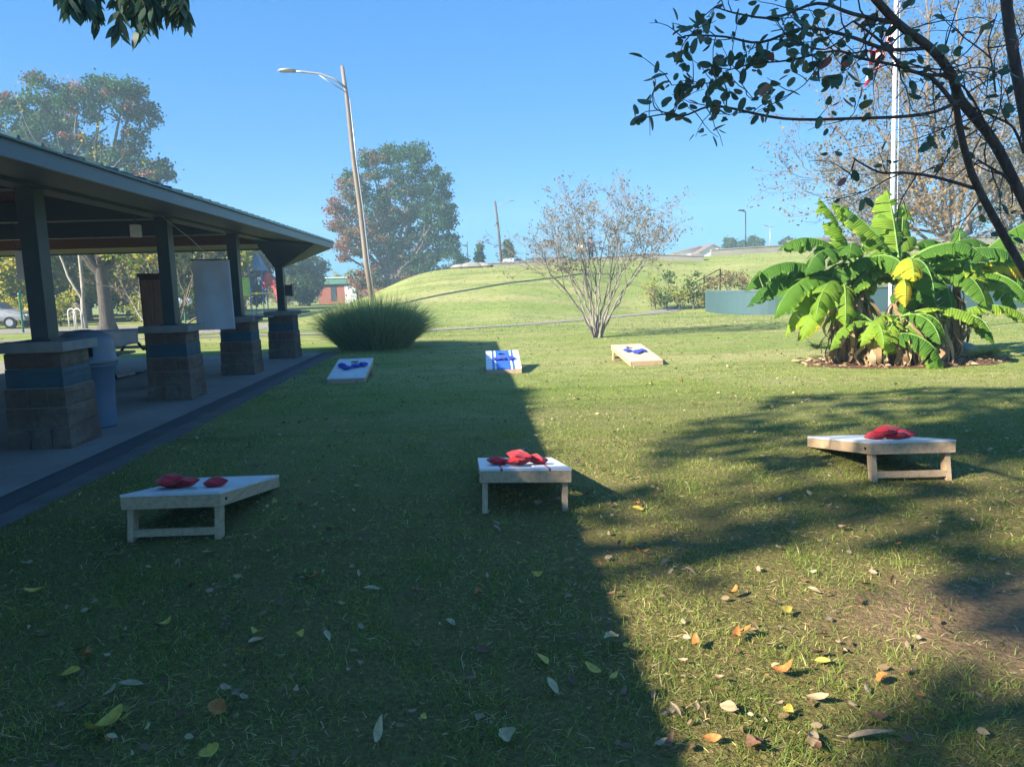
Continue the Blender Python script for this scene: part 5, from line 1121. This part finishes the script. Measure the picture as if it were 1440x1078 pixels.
tipsM = [(p_ if len(p_) > 4 else np.concatenate([p_, p_[-1:].repeat(5-len(p_), 0)]), d_) for p_, d_ in tipsM]
V, Fc = tubes_np(lines, 7); mesh_np('limbs', V-ML, Fc, m_barkd, mag, smooth=True)
C = []; D = []
for pts, d in tipsM:
    x, y = pixv(pts[-1]); k = int(g.integers(4, 8)) if (950 < x < 1260 and y < 180) else int(g.integers(1, 4))
    for q in range(k):
        dd = d*.5+rand_unit(1, g)[0]*.9; dd[2] -= .25; dd /= np.linalg.norm(dd); s = g.uniform(.4, 1); b0 = pts[min(4, int(s*4))]; C.append(b0+dd*.055); D.append(dd)
for P in paths[:3]+[paths[3]]:
    for k in range(9 if P is not paths[3] else 14):
        i = len(P)-1-int(g.integers(0, max(2, len(P)//2))); dd = rand_unit(1, g)[0]; dd[2] -= .2; dd /= np.linalg.norm(dd); C.append(P[i]+dd*.055); D.append(dd)
C = np.array(C); D = np.array(D); n = len(C)
mlf = leafmat('magnolia_leaves', [(0, (.05, .11, .08)), (.7, (.10, .18, .11)), (.93, (.18, .20, .10)), (1, (.36, .14, .12))], .35, .4)
# rounded leaves
s = rand_unit(n, g); s -= D*(s*D).sum(1)[:, None]; s /= np.linalg.norm(s, axis=1)[:, None]; nn2 = np.cross(D, s); Lf = g.uniform(.040, .085, n)[:, None]; Wf = Lf*.54
prof = []; K = 12
for q in range(K): a = 2*PI*q/K; prof.append((.5*math.cos(a), .5*math.sin(a)*(1-.12*math.cos(a)), .10*abs(math.sin(a))))
VV = np.stack([C]+[C+D*Lf*a+s*Wf*b+nn2*Lf*c for a, b, c in prof], 1); FF = np.array([[0, 1+q, 1+(q+1) % K] for q in range(K)])
mesh_np('crown', VV.reshape(-1, 3)-ML, (FF[None]+(np.arange(n)*(K+1))[:, None, None]).reshape(-1, 3), mlf, mag, np.repeat(g.uniform(0, 1, n), K+1))

# ------------------------------------------------------------------ tree leaning over from behind the viewer, tip of one bough in view
oh = empty('overhanging_tree', (-1.9, -2.4, 0), 0, 'tree overhead of which only drooping pointed leaves show at the top edge', 'tree'); OL = np.array(oh.location); lines = []
tipP = [at(x, y, 3.6) for x, y in [(290, -150), (235, -60), (170, -25), (110, -12)]]; tr = [OL, OL+[.05, .1, 1.6], OL+[0, .6, 2.9], OL+[.1, 2.2, 3.9], OL+[.35, 4.2, 3.75]]
lines.append((np.array(tr), np.array([.17, .14, .11, .06, .03]))); lines.append((np.array([tr[-1]]+tipP), np.array([.028, .012, .008, .005, .003])))
C = []; D = []
for k in range(38):
    x = g.uniform(78, 268); b0 = at(x, g.uniform(-45, -5), 3.6+g.uniform(-.15, .15)); ln = .08+.13*(g.uniform() if 150 < x < 230 else g.uniform()*.35); e1 = b0+np.array([g.uniform(-.03, .03), g.uniform(-.04, .04), -ln]); lines.append((np.array([b0, (b0+e1)/2+g.normal(size=3)*.008, e1]), np.array([.003, .002, .0015])))
    for q in range(11):
        s = g.uniform(.0, 1); dd = np.array([g.uniform(-.75, .75), g.uniform(-.6, .6), -1.0]); dd /= np.linalg.norm(dd); C.append(b0*(1-s)+e1*s+dd*.045); D.append(dd)
for k in range(450):
    q = OL+np.array([g.uniform(-1.8, .6), g.uniform(-1.0, 3.2), g.uniform(4.0, 5.2)]); dd = rand_unit(1, g)[0]; C.append(q); D.append(dd)
V, Fc = tubes_np(lines, 6); mesh_np('trunk', V-OL, Fc, m_barkd, oh, smooth=True)
C = np.array(C); D = np.array(D); n = len(C); s = rand_unit(n, g); s -= D*(s*D).sum(1)[:, None]; s /= np.linalg.norm(s, axis=1)[:, None]; nn2 = np.cross(D, s); Lf = g.uniform(.075, .12, n)[:, None]; Wf = Lf*.34
prof = [(-.5, 0), (-.3, .32), (-.05, .48), (.2, .34), (.5, 0), (.2, -.34), (-.05, -.48), (-.3, -.32)]
VV = np.stack([C+D*Lf*a+s*Wf*b+nn2*Lf*.12*abs(b) for a, b in prof], 1); K = 8
mesh_np('crown', VV.reshape(-1, 3)-OL, (np.array([[0, 1, 7, 7]])[:, :3].repeat(0, 0) if False else (np.array([[0, 1, 7], [1, 2, 6], [1, 6, 7], [2, 3, 5], [2, 5, 6], [3, 4, 5]])[None]+(np.arange(n)*K)[:, None, None]).reshape(-1, 3)), mlf, oh, np.repeat(g.uniform(0, .9, n), K))

# ------------------------------------------------------------------ tall tree beside the pavilion, out of the picture, whose crown shades the near lawn
lit = [[(770, 600), (760, 530), (1500, 500), (1500, 520), (1240, 548), (1080, 556), (1040, 575), (960, 590), (905, 612), (880, 680), (840, 690), (800, 660)],
       [(850, 865), (895, 820), (950, 840), (1010, 860), (1050, 835), (1110, 862), (1180, 835), (1270, 862), (1350, 850), (1330, 890), (1285, 930), (1190, 965), (1140, 1025), (1105, 1110), (1000, 1110), (975, 990), (905, 905)],
       [(1000, 795), (1120, 780), (1290, 790), (1330, 808), (1200, 818), (1080, 822), (1020, 812)], [(955, 655), (1005, 650), (1010, 690), (970, 700)], [(1400, 930), (1440, 900), (1450, 960), (1420, 965)], [(1130, 748), (1180, 742), (1205, 750), (1150, 758)]]
g = np.random.default_rng(64); n = 16000; x = g.uniform(-1.0, 11, n); y = g.uniform(.6, 12.5, n); P = np.stack([x, y, 0*x], -1); X_, Y_ = pixv(P)
L_ = np.zeros(n, bool)
for dx_, dy_ in ((0, 0), (.14, 0), (-.14, 0), (0, .14), (0, -.14)):
    X2_, Y2_ = pixv(P+[dx_, dy_, 0])
    for poly in lit: L_ |= in_poly(X2_, Y2_, poly)
far = (Y_ < 545) & (X_ > 700); far |= y > 12.0
band = (x > 7.0) & (y > 3.5)
keep = ~L_ & ~far & (x+.3*y > .4)
hole = vnoise(x, y, .75, 90) > .58; keep &= ~(hole & (Y_ > 560) & (Y_ < 850) & (g.uniform(size=n) < .8)); keep &= ~((Y_ < 760) & (Y_ > 555) & (g.uniform(size=n) < .50+.22*vnoise(x, y, 1.3, 17)))
P = P[keep]; zt = g.uniform(10.2, 13.6, len(P)); C = P-SD[None]*(zt/-SD[2]*-1)[:, None]*-1
C = P+np.stack([-SD[0]*zt/(-SD[2]), -SD[1]*zt/(-SD[2]), zt], -1)
# cover for the magnolia's own space
m2 = 5500; Q = np.stack([g.uniform(.3, 4.4, m2), g.uniform(3.8, 5.1, m2), g.uniform(2.2, 4.2, m2)], -1); zt2 = g.uniform(10.5, 13.8, m2); C2 = Q+np.stack([-SD[0]*(zt2-Q[:, 2])/(-SD[2]), -SD[1]*(zt2-Q[:, 2])/(-SD[2]), zt2-Q[:, 2]], -1)
# keep sunny openings free of the extra cover
hit = C2+np.stack([SD[0]*C2[:, 2]/-SD[2], SD[1]*C2[:, 2]/-SD[2], -C2[:, 2]], -1); hx, hy = pixv(np.where(hit[:, 1:2] > .3, hit, [[0, 1, 0]])); ok = np.ones(m2, bool)
for poly in lit[1:]: ok &= ~in_poly(hx, hy, poly) & ~in_poly(hx+18, hy, poly) & ~in_poly(hx-18, hy, poly)
C = np.concatenate([C, C2[ok]])
st = empty('shade_tree', (-13.6, -5.6, 0), 0, 'tall broad shade tree beyond the pavilion, outside the picture', 'tree'); SL0 = np.array(st.location); lines = []
top = np.array([-13.4, -5.5, 6.0]); lines.append((np.array([SL0+[0, 0, -.1], SL0+[.1, .1, 2], SL0+[.12, .1, 4], top]), np.array([.5, .38, .33, .28])))
k = 0
while k < 16:
    q = C[g.integers(0, len(C))]; gh = q+SD*q[2]/-SD[2]; t0 = top+SD*top[2]/-SD[2]; an = math.degrees(math.atan2(gh[1]-t0[1], gh[0]-t0[0]))
    if 14 < an < 54: continue
    k += 1; md_ = (top+q)/2+g.normal(size=3)*.3; lines.append((np.array([top, (top+md_)/2, md_, (md_+q)/2, q]), np.array([.12, .08, .06, .035, .012])))
V, Fc = tubes_np(lines, 7); mesh_np('trunk', V-SL0, Fc, m_bark, st, smooth=True)
leafy('crown', st, C-SL0, g.uniform(.16, .27, len(C)), LG, g, None, .8)

# ------------------------------------------------------------------ haze
HAZE = .0023
if HAZE:
    mh, t, o = nodes_of('haze'); pv_ = t.nodes.new('ShaderNodeVolumePrincipled'); pv_.inputs['Density'].default_value = HAZE; pv_.inputs['Color'].default_value = (.60, .88, 1, 1); pv_.inputs['Anisotropy'].default_value = 0
    t.links.new(pv_.outputs[0], o.inputs['Volume']); b = MB().box(-160, 160, -40, 260, -1.4, 26).build('haze', mh); tag(b, 'thin morning haze over the whole park', 'haze', kind='stuff')
